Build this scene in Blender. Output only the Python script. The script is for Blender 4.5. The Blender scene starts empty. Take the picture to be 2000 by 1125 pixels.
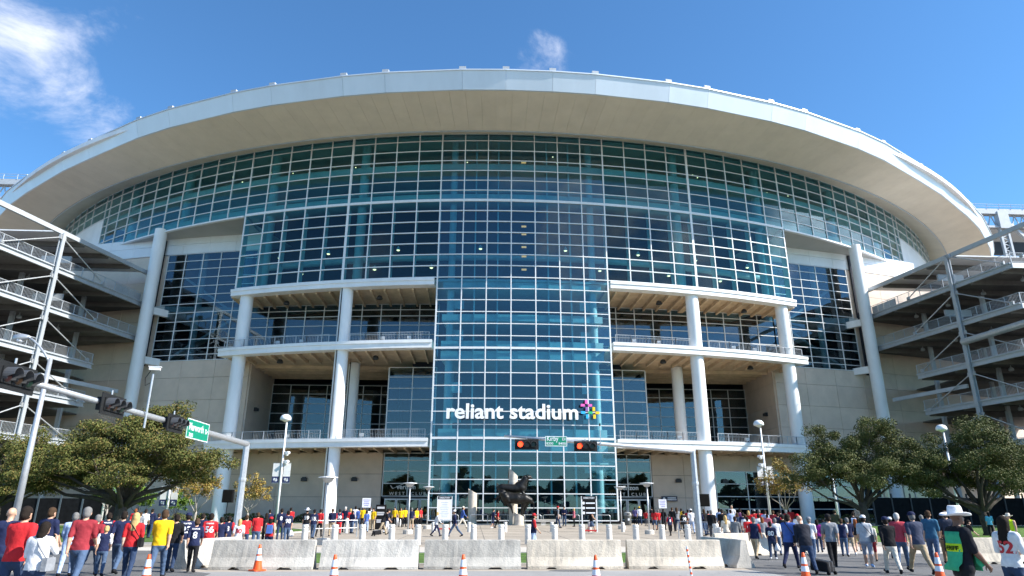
import bpy, bmesh, math, random
import numpy as np
from math import sin, cos, pi, radians, sqrt, atan2, hypot
from mathutils import Vector, Matrix, noise
from mathutils.bvhtree import BVHTree

# ------------------------------------------------------------------ camera
SC = bpy.context.scene
COL = SC.collection
CX, CH = -5.6426, 1.75
FPX, PITCH, YAW, ROLL = 1298.277, 0.319658, 0.053258, 0.00244
_F = Vector((sin(YAW)*cos(PITCH), cos(YAW)*cos(PITCH), sin(PITCH)))
_R0 = Vector((cos(YAW), -sin(YAW), 0)); _U0 = _R0.cross(_F)
_R = cos(ROLL)*_R0 + sin(ROLL)*_U0; _U = -sin(ROLL)*_R0 + cos(ROLL)*_U0
cam = bpy.data.cameras.new('camera'); camo = bpy.data.objects.new('camera', cam); COL.objects.link(camo)
cam.sensor_width = 36; cam.lens = FPX/2000*36; cam.clip_end = 5000; cam.clip_start = .1
camo.matrix_world = Matrix((( _R.x,_U.x,-_F.x,CX),(_R.y,_U.y,-_F.y,0),(_R.z,_U.z,-_F.z,CH),(0,0,0,1)))
SC.camera = camo

# ------------------------------------------------------------------ sky, sun, exposure
SUN_EL, SUN_AZ = radians(38), radians(110)      # azimuth from +y (into the picture) towards +x (right)
W = bpy.data.worlds.new('World'); SC.world = W; W.use_nodes = True
nt = W.node_tree; nt.nodes.clear()
def N(t, **k):
    n = nt.nodes.new(t)
    for a, v in k.items(): setattr(n, a, v)
    return n
out = N('ShaderNodeOutputWorld'); bg = N('ShaderNodeBackground'); bg.inputs[1].default_value = 1
sky = N('ShaderNodeTexSky', sky_type='NISHITA', sun_disc=False, sun_elevation=SUN_EL, sun_rotation=SUN_AZ, altitude=0, air_density=1.0, dust_density=.1, ozone_density=5.5)
mul = N('ShaderNodeMixRGB', blend_type='MULTIPLY'); mul.inputs[0].default_value = 1; mul.inputs[2].default_value = (.080,.114,.126,1)
geo = N('ShaderNodeTexCoord')
vm = N('ShaderNodeMapping'); vm.inputs['Scale'].default_value = (1.5,1.5,2.6); vm.inputs['Location'].default_value = (3.1,1.7,.6)
n1 = N('ShaderNodeTexNoise'); n1.inputs['Scale'].default_value = 4.4; n1.inputs['Detail'].default_value = 10; n1.inputs['Roughness'].default_value = .62; n1.inputs['Distortion'].default_value = .35
ramp = N('ShaderNodeMapRange'); ramp.inputs[1].default_value = .38; ramp.inputs[2].default_value = .72
L = nt.links.new
L(geo.outputs['Generated'], vm.inputs[0]); L(vm.outputs[0], n1.inputs['Vector']); L(n1.outputs['Fac'], ramp.inputs[0])
# scattered fair-weather clouds: azimuth and elevation (degrees), size, strength
CLOUDS = [(-38.5,30,7.5,.78),(-33.5,27.5,4.5,.75),(-42,17,8,1.0),(6.5,36.8,4.2,.72),(-33,34,3,.55),(160,26,22,.75),(178,34,14,.7),(140,20,16,.75),(96,18,17,1.0),(84,22,13,1.0),(108,27,14,.95),(72,14,14,.8),(-120,24,18,.6),(-150,14,16,.6),(-80,38,13,.65),(60,58,9,.5),(-160,50,16,.6),(120,60,14,.5),(-95,12,14,.7)]
acc = None
for az_, el_, sz_, st_ in CLOUDS:
    dv = (sin(radians(az_))*cos(radians(el_)), cos(radians(az_))*cos(radians(el_)), sin(radians(el_)))
    dp = N('ShaderNodeVectorMath', operation='DOT_PRODUCT'); L(geo.outputs['Generated'], dp.inputs[0]); dp.inputs[1].default_value = dv
    mr = N('ShaderNodeMapRange', interpolation_type='SMOOTHSTEP'); mr.inputs[1].default_value = cos(radians(sz_)); mr.inputs[2].default_value = cos(radians(sz_*.2)); mr.inputs[4].default_value = st_; L(dp.outputs['Value'], mr.inputs[0])
    if acc is None: acc = mr.outputs[0]
    else:
        mx_ = N('ShaderNodeMath', operation='MAXIMUM'); L(acc, mx_.inputs[0]); L(mr.outputs[0], mx_.inputs[1]); acc = mx_.outputs[0]
wt = N('ShaderNodeMath', operation='MULTIPLY_ADD'); L(acc, wt.inputs[0]); wt.inputs[1].default_value = .50; L(n1.outputs['Fac'], wt.inputs[2])
cm = N('ShaderNodeMapRange', interpolation_type='SMOOTHSTEP'); cm.inputs[1].default_value = .76; cm.inputs[2].default_value = 1.14; L(wt.outputs[0], cm.inputs[0])
cl = N('ShaderNodeMixRGB'); cl.inputs[2].default_value = (.62,.64,.72,1)
sdp = N('ShaderNodeVectorMath', operation='DOT_PRODUCT'); L(geo.outputs['Generated'], sdp.inputs[0]); sdp.inputs[1].default_value = (sin(SUN_AZ)*cos(SUN_EL), cos(SUN_AZ)*cos(SUN_EL), sin(SUN_EL))
spw = N('ShaderNodeMath', operation='POWER', use_clamp=True); L(sdp.outputs['Value'], spw.inputs[0]); spw.inputs[1].default_value = 12
sad = N('ShaderNodeMath', operation='MULTIPLY_ADD'); L(spw.outputs[0], sad.inputs[0]); sad.inputs[1].default_value = 7; sad.inputs[2].default_value = 1     # clouds near the sun shine brighter
scl = N('ShaderNodeVectorMath', operation='SCALE'); scl.inputs[0].default_value = (.62,.64,.72); L(sad.outputs[0], scl.inputs['Scale']); L(scl.outputs[0], cl.inputs[2])
L(sky.outputs[0], mul.inputs[1]); L(mul.outputs[0], cl.inputs[1]); L(cm.outputs[0], cl.inputs[0])
L(cl.outputs[0], bg.inputs[0]); L(bg.outputs[0], out.inputs[0])
sun = bpy.data.lights.new('sun', 'SUN'); sun.energy = 5.0; sun.angle = radians(.5); sun.color = (1,.95,.87)
suno = bpy.data.objects.new('sun', sun); COL.objects.link(suno); suno.location = (120,-30,120)
_sd = Vector((sin(SUN_AZ)*cos(SUN_EL), cos(SUN_AZ)*cos(SUN_EL), sin(SUN_EL)))
suno.rotation_euler = _sd.to_track_quat('Z','Y').to_euler()
vs = SC.view_settings; vs.view_transform = 'Standard'; vs.look = 'None'; vs.exposure = 0.95; vs.gamma = 1; vs.use_curve_mapping = False
SC.cycles.max_bounces = 7; SC.cycles.transparent_max_bounces = 24; SC.cycles.diffuse_bounces = 3; SC.cycles.glossy_bounces = 4
SC.cycles.use_denoising = True; SC.cycles.caustics_reflective = False; SC.cycles.caustics_refractive = False

# ------------------------------------------------------------------ helpers
random.seed(7)
rnd = random.uniform
def ray(u, v): return _F + ((u-1000)/FPX)*_R + ((562.5-v)/FPX)*_U
def gp(u, v, z=0):
    d = ray(u, v); t = (z-CH)/d.z; return Vector((CX+d.x*t, d.y*t, z))
def yp(u, v, y):
    d = ray(u, v); t = y/d.y; return Vector((CX+d.x*t, y, CH+d.z*t))
def size_at(u, S, H):                           # ground spot where a figure H metres tall spans S picture rows
    d = ray(u, 1000); k = FPX*H/S
    t = k*1.065; return Vector((CX+d.x*t, d.y*t, 0))

MATS = {}
def mat(name, col, rough=.6, metal=0, var=.08, scale=3, bump=0, bscale=40, spec=.5, emis=0, island=None, streak=0):
    if name in MATS: return MATS[name]
    m = bpy.data.materials.new(name); m.use_nodes = True; t = m.node_tree; b = t.nodes['Principled BSDF']
    b.inputs['Roughness'].default_value = rough; b.inputs['Metallic'].default_value = metal
    b.inputs['Specular IOR Level'].default_value = spec
    c = (*col, 1)
    if emis:
        b.inputs['Emission Color'].default_value = c; b.inputs['Emission Strength'].default_value = emis
    nn = t.nodes.new
    tc = nn('ShaderNodeTexCoord')
    if island:
        g = nn('ShaderNodeNewGeometry'); r = nn('ShaderNodeValToRGB'); els = r.color_ramp.elements
        while len(els) < len(island): els.new(.5)
        for i, cc in enumerate(island): els[i].position = i/(len(island)-1); els[i].color = (*cc, 1)
        t.links.new(g.outputs['Random Per Island'], r.inputs[0]); t.links.new(r.outputs[0], b.inputs['Base Color'])
    elif var:
        n = nn('ShaderNodeTexNoise'); n.inputs['Scale'].default_value = scale; n.inputs['Detail'].default_value = 6; n.inputs['Roughness'].default_value = .65
        mp = nn('ShaderNodeMapping'); mp.inputs['Scale'].default_value = (1,1,1-.85*streak)
        t.links.new(tc.outputs['Object'], mp.inputs[0]); t.links.new(mp.outputs[0], n.inputs['Vector'])
        r = nn('ShaderNodeMapRange'); r.inputs[1].default_value = .3; r.inputs[2].default_value = .7
        r.inputs[3].default_value = 1-var*1.6; r.inputs[4].default_value = 1+var
        oi = nn('ShaderNodeObjectInfo'); r2 = nn('ShaderNodeMapRange'); r2.inputs[3].default_value = 1-var*.5; r2.inputs[4].default_value = 1+var*.5
        t.links.new(oi.outputs['Random'], r2.inputs[0])
        mm = nn('ShaderNodeMath'); mm.operation = 'MULTIPLY'
        t.links.new(n.outputs['Fac'], r.inputs[0]); t.links.new(r.outputs[0], mm.inputs[0]); t.links.new(r2.outputs[0], mm.inputs[1])
        x = nn('ShaderNodeMixRGB'); x.blend_type = 'MULTIPLY'; x.inputs[0].default_value = 1; x.inputs[1].default_value = c
        t.links.new(mm.outputs[0], x.inputs[2]); t.links.new(x.outputs[0], b.inputs['Base Color'])
    else: b.inputs['Base Color'].default_value = c
    if bump:
        n = nn('ShaderNodeTexNoise'); n.inputs['Scale'].default_value = bscale; n.inputs['Detail'].default_value = 5
        t.links.new(tc.outputs['Object'], n.inputs['Vector'])
        bm = nn('ShaderNodeBump'); bm.inputs['Strength'].default_value = bump; bm.inputs['Distance'].default_value = .05
        t.links.new(n.outputs['Fac'], bm.inputs['Height']); t.links.new(bm.outputs[0], b.inputs['Normal'])
    MATS[name] = m; return m

def glass_mat(name, tint, ior, rough=0.0):
    if name in MATS: return MATS[name]
    m = bpy.data.materials.new(name); m.use_nodes = True; t = m.node_tree; t.nodes.clear()
    o = t.nodes.new('ShaderNodeOutputMaterial'); mx = t.nodes.new('ShaderNodeMixShader')
    tr = t.nodes.new('ShaderNodeBsdfTransparent'); tr.inputs[0].default_value = (*tint, 1)
    gl = t.nodes.new('ShaderNodeBsdfGlossy'); gl.inputs['Roughness'].default_value = rough; gl.inputs[0].default_value = (.93,.97,1,1)
    fr = t.nodes.new('ShaderNodeLayerWeight'); fr.inputs[0].default_value = .5
    pw = t.nodes.new('ShaderNodeMath'); pw.operation = 'POWER'; pw.inputs[1].default_value = 5
    mr = t.nodes.new('ShaderNodeMapRange'); mr.inputs[3].default_value = ior; mr.inputs[4].default_value = 1
    t.links.new(fr.outputs['Facing'], pw.inputs[0]); t.links.new(pw.outputs[0], mr.inputs[0])
    n = t.nodes.new('ShaderNodeTexNoise'); n.inputs['Scale'].default_value = .55; n.inputs['Detail'].default_value = 1
    tc = t.nodes.new('ShaderNodeTexCoord'); bm = t.nodes.new('ShaderNodeBump'); bm.inputs['Strength'].default_value = .06; bm.inputs['Distance'].default_value = .05
    t.links.new(tc.outputs['Object'], n.inputs['Vector']); t.links.new(n.outputs['Fac'], bm.inputs['Height']); t.links.new(bm.outputs[0], gl.inputs['Normal'])
    t.links.new(mr.outputs[0], mx.inputs[0]); t.links.new(tr.outputs[0], mx.inputs[1]); t.links.new(gl.outputs[0], mx.inputs[2]); t.links.new(mx.outputs[0], o.inputs[0])
    MATS[name] = m; return m

class MB:
    def __init__(s): s.v = []; s.f = []; s.m = []
    def add(s, vs, fs, m=0):
        k = len(s.v); s.v += [tuple(x) for x in vs]; s.f += [tuple(k+i for i in f) for f in fs]; s.m += [m]*len(fs); return s
    def hexa(s, p, m=0):      # 8 points: bottom 4 ccw, top 4 ccw
        return s.add(p, [(3,2,1,0),(4,5,6,7),(0,1,5,4),(1,2,6,5),(2,3,7,6),(3,0,4,7)], m)
    def box(s, c, d, rz=0, m=0):
        cx, cy, cz = c; a, b, h = d[0]/2, d[1]/2, d[2]/2; C, S = cos(rz), sin(rz); p = []
        for z in (-h, h):
            for x, y in ((-a,-b),(a,-b),(a,b),(-a,b)): p.append((cx+C*x-S*y, cy+S*x+C*y, cz+z))
        return s.hexa(p, m)
    def bar(s, p0, p1, w, h=None, m=0):
        p0, p1 = Vector(p0), Vector(p1); h = h or w; d = (p1-p0).normalized()
        up = Vector((0,0,1)) if abs(d.z) < .95 else Vector((0,1,0)); x = d.cross(up).normalized()*w/2; y = x.cross(d).normalized()*h/2
        return s.hexa([p0-x-y, p0+x-y, p1+x-y, p1-x-y, p0-x+y, p0+x+y, p1+x+y, p1-x+y], m)
    def tube(s, pts, rs, n=8, m=0, cap=True):
        pts = [Vector(p) for p in pts]; k = len(s.v)
        if not hasattr(rs, '__len__'): rs = [rs]*len(pts)
        prev = None
        for i, p in enumerate(pts):
            d = (pts[min(i+1, len(pts)-1)]-pts[max(i-1, 0)]).normalized()
            if prev is None: prev = (Vector((1,0,0)) if abs(d.x) < .8 else Vector((0,1,0)))
            x = (prev - d*prev.dot(d)).normalized(); y = d.cross(x); prev = x
            for j in range(n):
                a = 2*pi*j/n; q = p + (x*cos(a)+y*sin(a))*rs[i]; s.v.append(tuple(q))
        for i in range(len(pts)-1):
            for j in range(n):
                a, b = k+i*n+j, k+i*n+(j+1) % n; s.f.append((a, b, b+n, a+n)); s.m.append(m)
        if cap:
            s.f.append(tuple(k+j for j in reversed(range(n)))); s.m.append(m)
            e = k+(len(pts)-1)*n; s.f.append(tuple(e+j for j in range(n))); s.m.append(m)
        return s
    def lathe(s, prof, c=(0,0,0), n=12, m=0):
        return s.tube([(c[0], c[1], c[2]+z) for r, z in prof], [max(r, .0005) for r, z in prof], n, m) if False else s._lathe(prof, c, n, m)
    def _lathe(s, prof, c, n, m):
        k = len(s.v)
        for r, z in prof:
            for j in range(n): a = 2*pi*j/n; s.v.append((c[0]+max(r,.0004)*cos(a), c[1]+max(r,.0004)*sin(a), c[2]+z))
        for i in range(len(prof)-1):
            for j in range(n):
                a, b = k+i*n+j, k+i*n+(j+1) % n; s.f.append((a, b, b+n, a+n)); s.m.append(m)
        s.f.append(tuple(k+j for j in reversed(range(n)))); s.m.append(m)
        e = k+(len(prof)-1)*n; s.f.append(tuple(e+j for j in range(n))); s.m.append(m)
        return s
    def sector(s, a0, a1, r0, r1, z0, z1, n=1, m=0, yc=None):   # solid ring piece, degrees
        yc = YC if yc is None else yc; k = len(s.v)
        for i in range(n+1):
            a = radians(a0+(a1-a0)*i/n); S_, C_ = sin(a), cos(a)
            for r, z in ((r1,z0),(r0,z0),(r0,z1),(r1,z1)): s.v.append((r*S_, yc-r*C_, z))
        for i in range(n):
            b = k+4*i
            for j in range(4): s.f.append((b+j, b+(j+1) % 4, b+4+(j+1) % 4, b+4+j)); s.m.append(m)
        s.f += [(k+3,k+2,k+1,k), (k+4*n,k+4*n+1,k+4*n+2,k+4*n+3)]; s.m += [m, m]
        return s
    def prism(s, poly, z0, z1, m=0):
        n = len(poly); k = len(s.v); s.v += [(p[0],p[1],z0) for p in poly]+[(p[0],p[1],z1) for p in poly]
        s.f += [tuple(k+i for i in reversed(range(n))), tuple(k+n+i for i in range(n))]+[(k+i, k+(i+1) % n, k+n+(i+1) % n, k+n+i) for i in range(n)]; s.m += [m]*(n+2)
        return s
    def mesh(s, name, mats, smooth=False):
        me = bpy.data.meshes.new(name); me.from_pydata(s.v, [], s.f)
        for x in (mats if isinstance(mats, (list, tuple)) else [mats]): me.materials.append(x)
        me.polygons.foreach_set('material_index', s.m)
        if smooth: me.polygons.foreach_set('use_smooth', [True]*len(s.f))
        me.update()
        bm = bmesh.new(); bm.from_mesh(me); bmesh.ops.recalc_face_normals(bm, faces=bm.faces); bm.to_mesh(me); bm.free()
        return me
def wmat(o):
    m = o.matrix_basis.copy()
    return wmat(o.parent) @ o.matrix_parent_inverse @ m if o.parent else m
def put(o, parent=None):
    COL.objects.link(o)
    if parent is not None: o.parent = parent; o.matrix_parent_inverse = wmat(parent).inverted()
    return o
def obj(name, mb, mats, parent=None, smooth=False, local=False):
    o = bpy.data.objects.new(name, mb.mesh(name, mats, smooth) if isinstance(mb, MB) else mb)
    COL.objects.link(o)
    if parent is not None:
        o.parent = parent
        if not local: o.matrix_parent_inverse = wmat(parent).inverted()
    return o
def tag(o, label, cat, group=None):
    o['label'] = label; o['category'] = cat
    if group: o['group'] = group
    return o
def thing(name, label, cat, loc=(0,0,0), rz=0, group=None):
    o = bpy.data.objects.new(name, None); o.empty_display_size = .3; COL.objects.link(o); o.location = loc; o.rotation_euler = (0,0,rz)
    return tag(o, label, cat, group)
def struct(name, mb, m): o = obj(name, mb, m); o['kind'] = 'structure'; return o
def copy_tree(o, parent=None):
    c = o.copy(); COL.objects.link(c); c.parent = parent
    for ch in o.children: copy_tree(ch, c)
    return c
def smooth_by_angle(o, ang=40):
    me = o.data; me.polygons.foreach_set('use_smooth', [True]*len(me.polygons))
    bm = bmesh.new(); bm.from_mesh(me); lim = radians(ang)
    for e in bm.edges:
        if len(e.link_faces) == 2 and e.calc_face_angle(0) > lim: e.smooth = False
    bm.to_mesh(me); bm.free(); return o
def text_mesh(s, size=1, ext=.02, bold=0, align='LEFT', spacing=1):
    cu = bpy.data.curves.new('txt', 'FONT'); cu.body = s; cu.size = size; cu.extrude = ext; cu.offset = bold; cu.align_x = align; cu.space_character = spacing; cu.resolution_u = 3
    o = bpy.data.objects.new('txt', cu); COL.objects.link(o); dg = bpy.context.evaluated_depsgraph_get()
    me = bpy.data.meshes.new_from_object(o.evaluated_get(dg)); bpy.data.objects.remove(o); bpy.data.curves.remove(cu); me.materials.clear(); return me
def text(name, s, m, parent, loc, rot, size=1, ext=.01, bold=0, align='CENTER', fitw=None, spacing=1):
    me = text_mesh(s, size, ext, bold, align, spacing); me.name = name; me.materials.append(m)
    if fitw:
        xs = [v.co.x for v in me.vertices]; k = fitw/(max(xs)-min(xs))
        for v in me.vertices: v.co.x *= k
    o = bpy.data.objects.new(name, me); o.location = loc; o.rotation_euler = rot; return put(o, parent)
FRONT = (pi/2, 0, 0)       # text facing -y

# ------------------------------------------------------------------ materials
M_alu = mat('white_aluminium', (.70,.72,.74), .35, .0, .05)
M_white = mat('white_paint', (.78,.79,.80), .45, 0, .06, .6, streak=.8)
M_fascia = mat('fascia_metal', (.58,.64,.71), .42, .25, .05, .25, streak=.9)
M_soffit = mat('soffit_panel', (.62,.56,.47), .7, 0, .05, .4)
M_precast = mat('beige_precast', (.64,.53,.44), .85, 0, .07, .5, .15, 60)
M_tee = mat('concrete_tee', (.60,.47,.33), .85, 0, .14, .7)
M_conc = mat('pale_concrete', (.55,.52,.47), .85, 0, .14, 2.2, .3, 40)
M_steel = mat('painted_steel', (.40,.43,.465), .45, .1, .07, 1)
M_galv = mat('galvanised_steel', (.47,.49,.51), .42, .55, .10, 6)
M_dark = mat('dark_metal', (.03,.032,.036), .5, .2, .1)
M_black = mat('black_paint', (.012,.012,.013), .7, 0, .1, spec=.1)
M_ramp_deck = mat('ramp_deck', (.15,.145,.14), .8, .1, .15, .6)
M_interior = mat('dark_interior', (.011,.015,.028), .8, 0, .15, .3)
M_slab = mat('interior_concrete', (.48,.52,.51), .8, 0, .08, .5)
M_glass = glass_mat('teal_glass', (.56,.82,.86), .028)
M_glassT = glass_mat('tower_glass', (.54,.80,.87), .06)
M_glass2 = glass_mat('blue_glass', (.55,.70,.76), .075)
M_panel = mat('white_metal_panel', (.74,.77,.80), .4, 0, .04, .5)
M_lamp = mat('lamp_glow', (1,.62,.32), .5, emis=2.2, var=0)
M_exit = mat('warm_sign_glow', (1,.36,.12), .5, emis=.8, var=0)
M_leaf_oak = mat('oak_leaves', (.08,.09,.03), .7, island=[(.040,.052,.012),(.080,.095,.022),(.115,.125,.032),(.060,.072,.018),(.15,.135,.042),(.18,.12,.036)], spec=.2)
M_leaf_dark = mat('dark_oak_leaves', (.08,.09,.03), .65, island=[(.036,.050,.012),(.072,.090,.022),(.11,.12,.034),(.052,.066,.018),(.15,.135,.048)], spec=.2)
M_leaf_fall = mat('autumn_leaves', (.3,.2,.05), .6, island=[(.26,.17,.028),(.32,.24,.05),(.22,.10,.025),(.17,.17,.04),(.36,.25,.06)], spec=.3)
M_leaf_green = mat('green_leaves', (.1,.2,.02), .6, island=[(.05,.11,.012),(.09,.17,.02),(.15,.22,.03),(.06,.13,.015)], spec=.3)
M_bark = mat('bark', (.075,.06,.048), .9, 0, .25, 6, .8, 25)
M_bark_pale = mat('pale_bark', (.38,.34,.30), .85, 0, .2, 8, .4, 25)
M_asphalt = mat('asphalt', (.115,.115,.115), .85, 0, .15, .35, .35, 120)
M_road = mat('concrete_road', (.31,.305,.295), .85, 0, .13, .22, .3, 90)
M_plaza = mat('plaza_paving', (.34,.295,.24), .85, 0, .12, .25, .2, 60)
M_walk = mat('pale_paving', (.47,.43,.375), .85, 0, .10, .3, .2, 60)
M_grass = mat('grass', (.075,.15,.018), .9, 0, .35, 1.6, .8, 60)
M_kerb = mat('kerb_concrete', (.42,.40,.37), .85, 0, .12, 1.5)
# ------------------------------------------------------------------ stadium
YC, RG = 186.5, 107.5          # centre and radius of the curved glass front
YB, RB = 292.3, 204.0          # centre and radius of the wall behind the terraces
BAY = 1.65                     # degrees per window bay
def A(a, R, z=0): a = radians(a); return Vector((R*sin(a), YC-R*cos(a), z))
def by(x, off=0): return YB-sqrt((RB-off)**2-x*x)
stad = thing('stadium', 'huge stadium with curved glass front under a sweeping white roof edge', 'stadium', (0,79,0))
S = stad
rowsU = [29.2, 30.75, 32.27, 33.8, 35.3, 36.83, 38.35, 39.85]
rowsL = [39.85, 41.3, 42.75, 44.2, 45.7, 47.2, 48.7, 49.75]
rowsT = [.25, 1.62, 3.15, 4.7, 6.25, 7.8, 9.35, 10.9, 12.43, 13.97, 15.5, 17.05, 18.6, 20.1, 21.62, 23.15, 24.68, 26.2, 27.7, 29.2]
pane_meshes = {}
def pane_mesh(w, h, m):
    k = (round(w,2), round(h,2), m.name)
    if k not in pane_meshes: pane_meshes[k] = MB().box((0,0,0),(k[0],.012,k[1])).mesh('pane', m)
    return pane_meshes[k]
def pane_obj(c, w, h, rz, m, parent):
    o = bpy.data.objects.new('pane', pane_mesh(w, h, m)); o.location = c; o.rotation_euler = (rnd(-.0022,.0022), 0, rz+rnd(-.0022,.0022)); return put(o, parent)
def pane_into(mb, c, w, h, rz, mi=0):
    rz += rnd(-.0022,.0022); tx = rnd(-.0022,.0022); C_, S_ = cos(rz), sin(rz); p = []
    for z in (-h/2, h/2):
        for x, y in ((-w/2,-.006),(w/2,-.006),(w/2,.006),(-w/2,.006)):
            y2 = y+tx*z; p.append((c[0]+C_*x-S_*y2, c[1]+S_*x+C_*y2, c[2]+z))
    mb.hexa(p, mi)
def chord(i0, i1, R=RG):
    a, b = A(i0*BAY, R), A(i1*BAY, R); return (a+b)/2, (b-a).length, atan2((b-a).y, (b-a).x)
restpanes = MB()
# drum panes and tower panes: each its own piece
for i in range(-12, 13):
    c, w, rz = chord(i-.5, i+.5)
    for z0, z1 in zip(rowsU, rowsU[1:]): pane_obj((c.x, c.y, (z0+z1)/2), w-.13, z1-z0-.1, rz, M_glassT if abs(i) <= 3 else M_glass, S)
for i in range(-3, 4):
    c, w, rz = chord(i-.5, i+.5)
    for z0, z1 in zip(rowsT, rowsT[1:]): pane_obj((c.x, c.y, (z0+z1)/2), w-.13, z1-z0-.1, rz, M_glassT, S)
# upper eye-shaped band
ends = [x-.5 for x in range(-22, 24)]
ends = [-23.0]+ends+[23.0]
for a, b in zip(ends, ends[1:]):
    c, w, rz = chord(a, b)
    for z0, z1 in zip(rowsL, rowsL[1:]): pane_into(restpanes, (c.x, c.y, (z0+z1)/2), w-.13, z1-z0-.1, rz, 2 if abs(a+b) < 7.1 else 0)
outer = [23.0]+[x+.5 for x in range(23, 36)]
for sg in (-1, 1):
    for a, b in zip(outer, outer[1:]):
        c, w, rz = chord(sg*b, sg*a) if sg < 0 else chord(a, b)
        for z0, z1 in zip(rowsL[4:], rowsL[5:]): pane_into(restpanes, (c.x, c.y, (z0+z1)/2), w-.13, z1-z0-.1, rz)
# mullions: one piece per line
def vmull(i, z0, z1, w=.13, R=RG, d=.2):
    p = A(i*BAY, R+.02); obj('mullion', MB().box((p.x, p.y, (z0+z1)/2), (w, d, z1-z0), radians(i*BAY)), M_alu, S)
def fin(i, z0, z1, d=.75):
    p = A(i*BAY, RG-.12-d/2); obj('mullion_fin', MB().box((p.x, p.y, (z0+z1)/2), (.09, d, z1-z0), radians(i*BAY)), M_slab, S)
for k in range(-12, 14):
    i = k-.5; z0 = .25 if abs(i) <= 3.5 else 29.2
    vmull(i, z0, 49.75, .30 if abs(abs(i)-7.5) < .1 else (.17 if abs(i) in (3.5, 12.5) else .13))
    if abs(i) not in (.5, 1.5, 2.5): fin(i, 29.3, 39.3)
    if abs(i) in (2.5, 1.5, .5): fin(i, 30, 39.3, .35)
for k in range(13, 24):
    for sg in (-1, 1):
        i = sg*(k+.5) if k < 23 else sg*23.0
        vmull(i, 39.85, 49.75)
for k in range(24, 36):
    for sg in (-1, 1): vmull(sg*(k+.5), 45.7, 49.75)
def transom(i0, i1, z, h=.10, d=.16):
    n = max(1, round(abs(i1-i0))); mb = MB().sector(i0*BAY, i1*BAY, RG-.06, RG-.06+d, z-h/2, z+h/2, n); obj('transom', mb, M_alu, S)
for z in rowsT[:-1]: transom(-3.5, 3.5, z, .26 if z in (9.35, 20.1) else .10)
for z in rowsU: transom(-12.5, 12.5, z, .12 if z < 39 and z > 29.5 else (.10 if z < 30 else .34), .19)
for z in rowsL[1:]:
    e = 23.0 if z < 45.6 else 35.5
    transom(-e, e, z)
for sg in (-1, 1): obj('transom', MB().sector(sg*12.6*BAY, sg*23*BAY, RG-.25, RG+.16, 39.62, 39.84, 11), M_alu, S)
# terrace beams (spandrels) with a proud upper lip
for z0, z1, e in ((28.25,29.15,12.72),(20.15,21.15,12.95),(8.38,9.36,12.98)):
    for sg in (-1, 1):
        a0, a1 = sg*3.62*BAY, sg*e*BAY
        zb = z0+(z1-z0)*.62
        obj('spandrel_beam', MB().sector(a0, a1, RG-1.3, RG+.05, z0, zb, 12).sector(a0, a1, RG-1.3, RG+.16, zb, z1, 12), M_white, S)
# terrace slabs and ribs
def slab_poly(x0, x1, off=0, n=8):
    pts = []
    for k in range(n+1):
        x = x0+(x1-x0)*k/n; a = math.asin(x/(RG-1.31)); pts.append((x, YC-(RG-1.31)*cos(a)))
    for k in range(n+1):
        x = x1+(x0-x1)*k/n; pts.append((x, by(x)+off))
    return pts
for zt, deep, depth in ((28.95,0,.45),(20.95,12,.45),(9.15,12,.45)):
    for sg in (-1, 1):
        x0, x1 = sorted((sg*11.0, sg*39.0)); dp = deep
        obj('terrace_slab', MB().prism(slab_poly(x0, x1, dp), zt-depth, zt), M_tee, S)
        for k in range(15):
            x = sg*(12.2+1.82*k)
            if x*sg > 38.5: continue
            y0 = YC-sqrt((RG-1.35)**2-x*x); w = .75 if k in (6,) else .22
            obj('ceiling_rib', MB().box((x, (y0+by(x)-.05)/2, zt-depth-.24), (w, by(x)-.05-y0, .48)), M_tee, S)
        if deep:
            for k in range(5):
                y = 93.5+k*2.0; obj('ceiling_rib', MB().box((sg*24.5, y, zt-depth-.22), (24.5, .22, .44)), M_tee, S)
# round columns
def column(x, y, r, z0, z1, pipe=False):
    c = obj('column', MB().lathe([(r, z0),(r, z1)], (x,y,0), 28), M_white, S); smooth_by_angle(c)
    if pipe: obj('downpipe', MB().tube([(x-r*.55, y-r*.87, z0),(x-r*.55, y-r*.87, z1)], .07, 8), M_dark, S)
for sg in (-1, 1):
    for a, R in ((12.15*BAY, 106.4),(7.42*BAY, 106.4)):
        p = A(a, R)
        for z0, z1 in ((-.3,8.6),(9.2,20.3),(21.0,28.5)): column(sg*p.x, p.y, .84, z0, z1, sg < 0 and a < 15)
    column(sg*22.4, 90.9, .78, 9.1, 20.4, sg < 0)
    column(sg*52.1, 92.35, .84, -.3, 40.1)
    for z in (22.3, 27.6): pass
    for z in (28.0, 20.9):
        x0 = sg*51.0; obj('column_strut', MB().bar((sg*52.0, 92.4, z),(sg*50.3, by(50.3)+.3, z), .55, 1.0), M_white, S)
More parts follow.
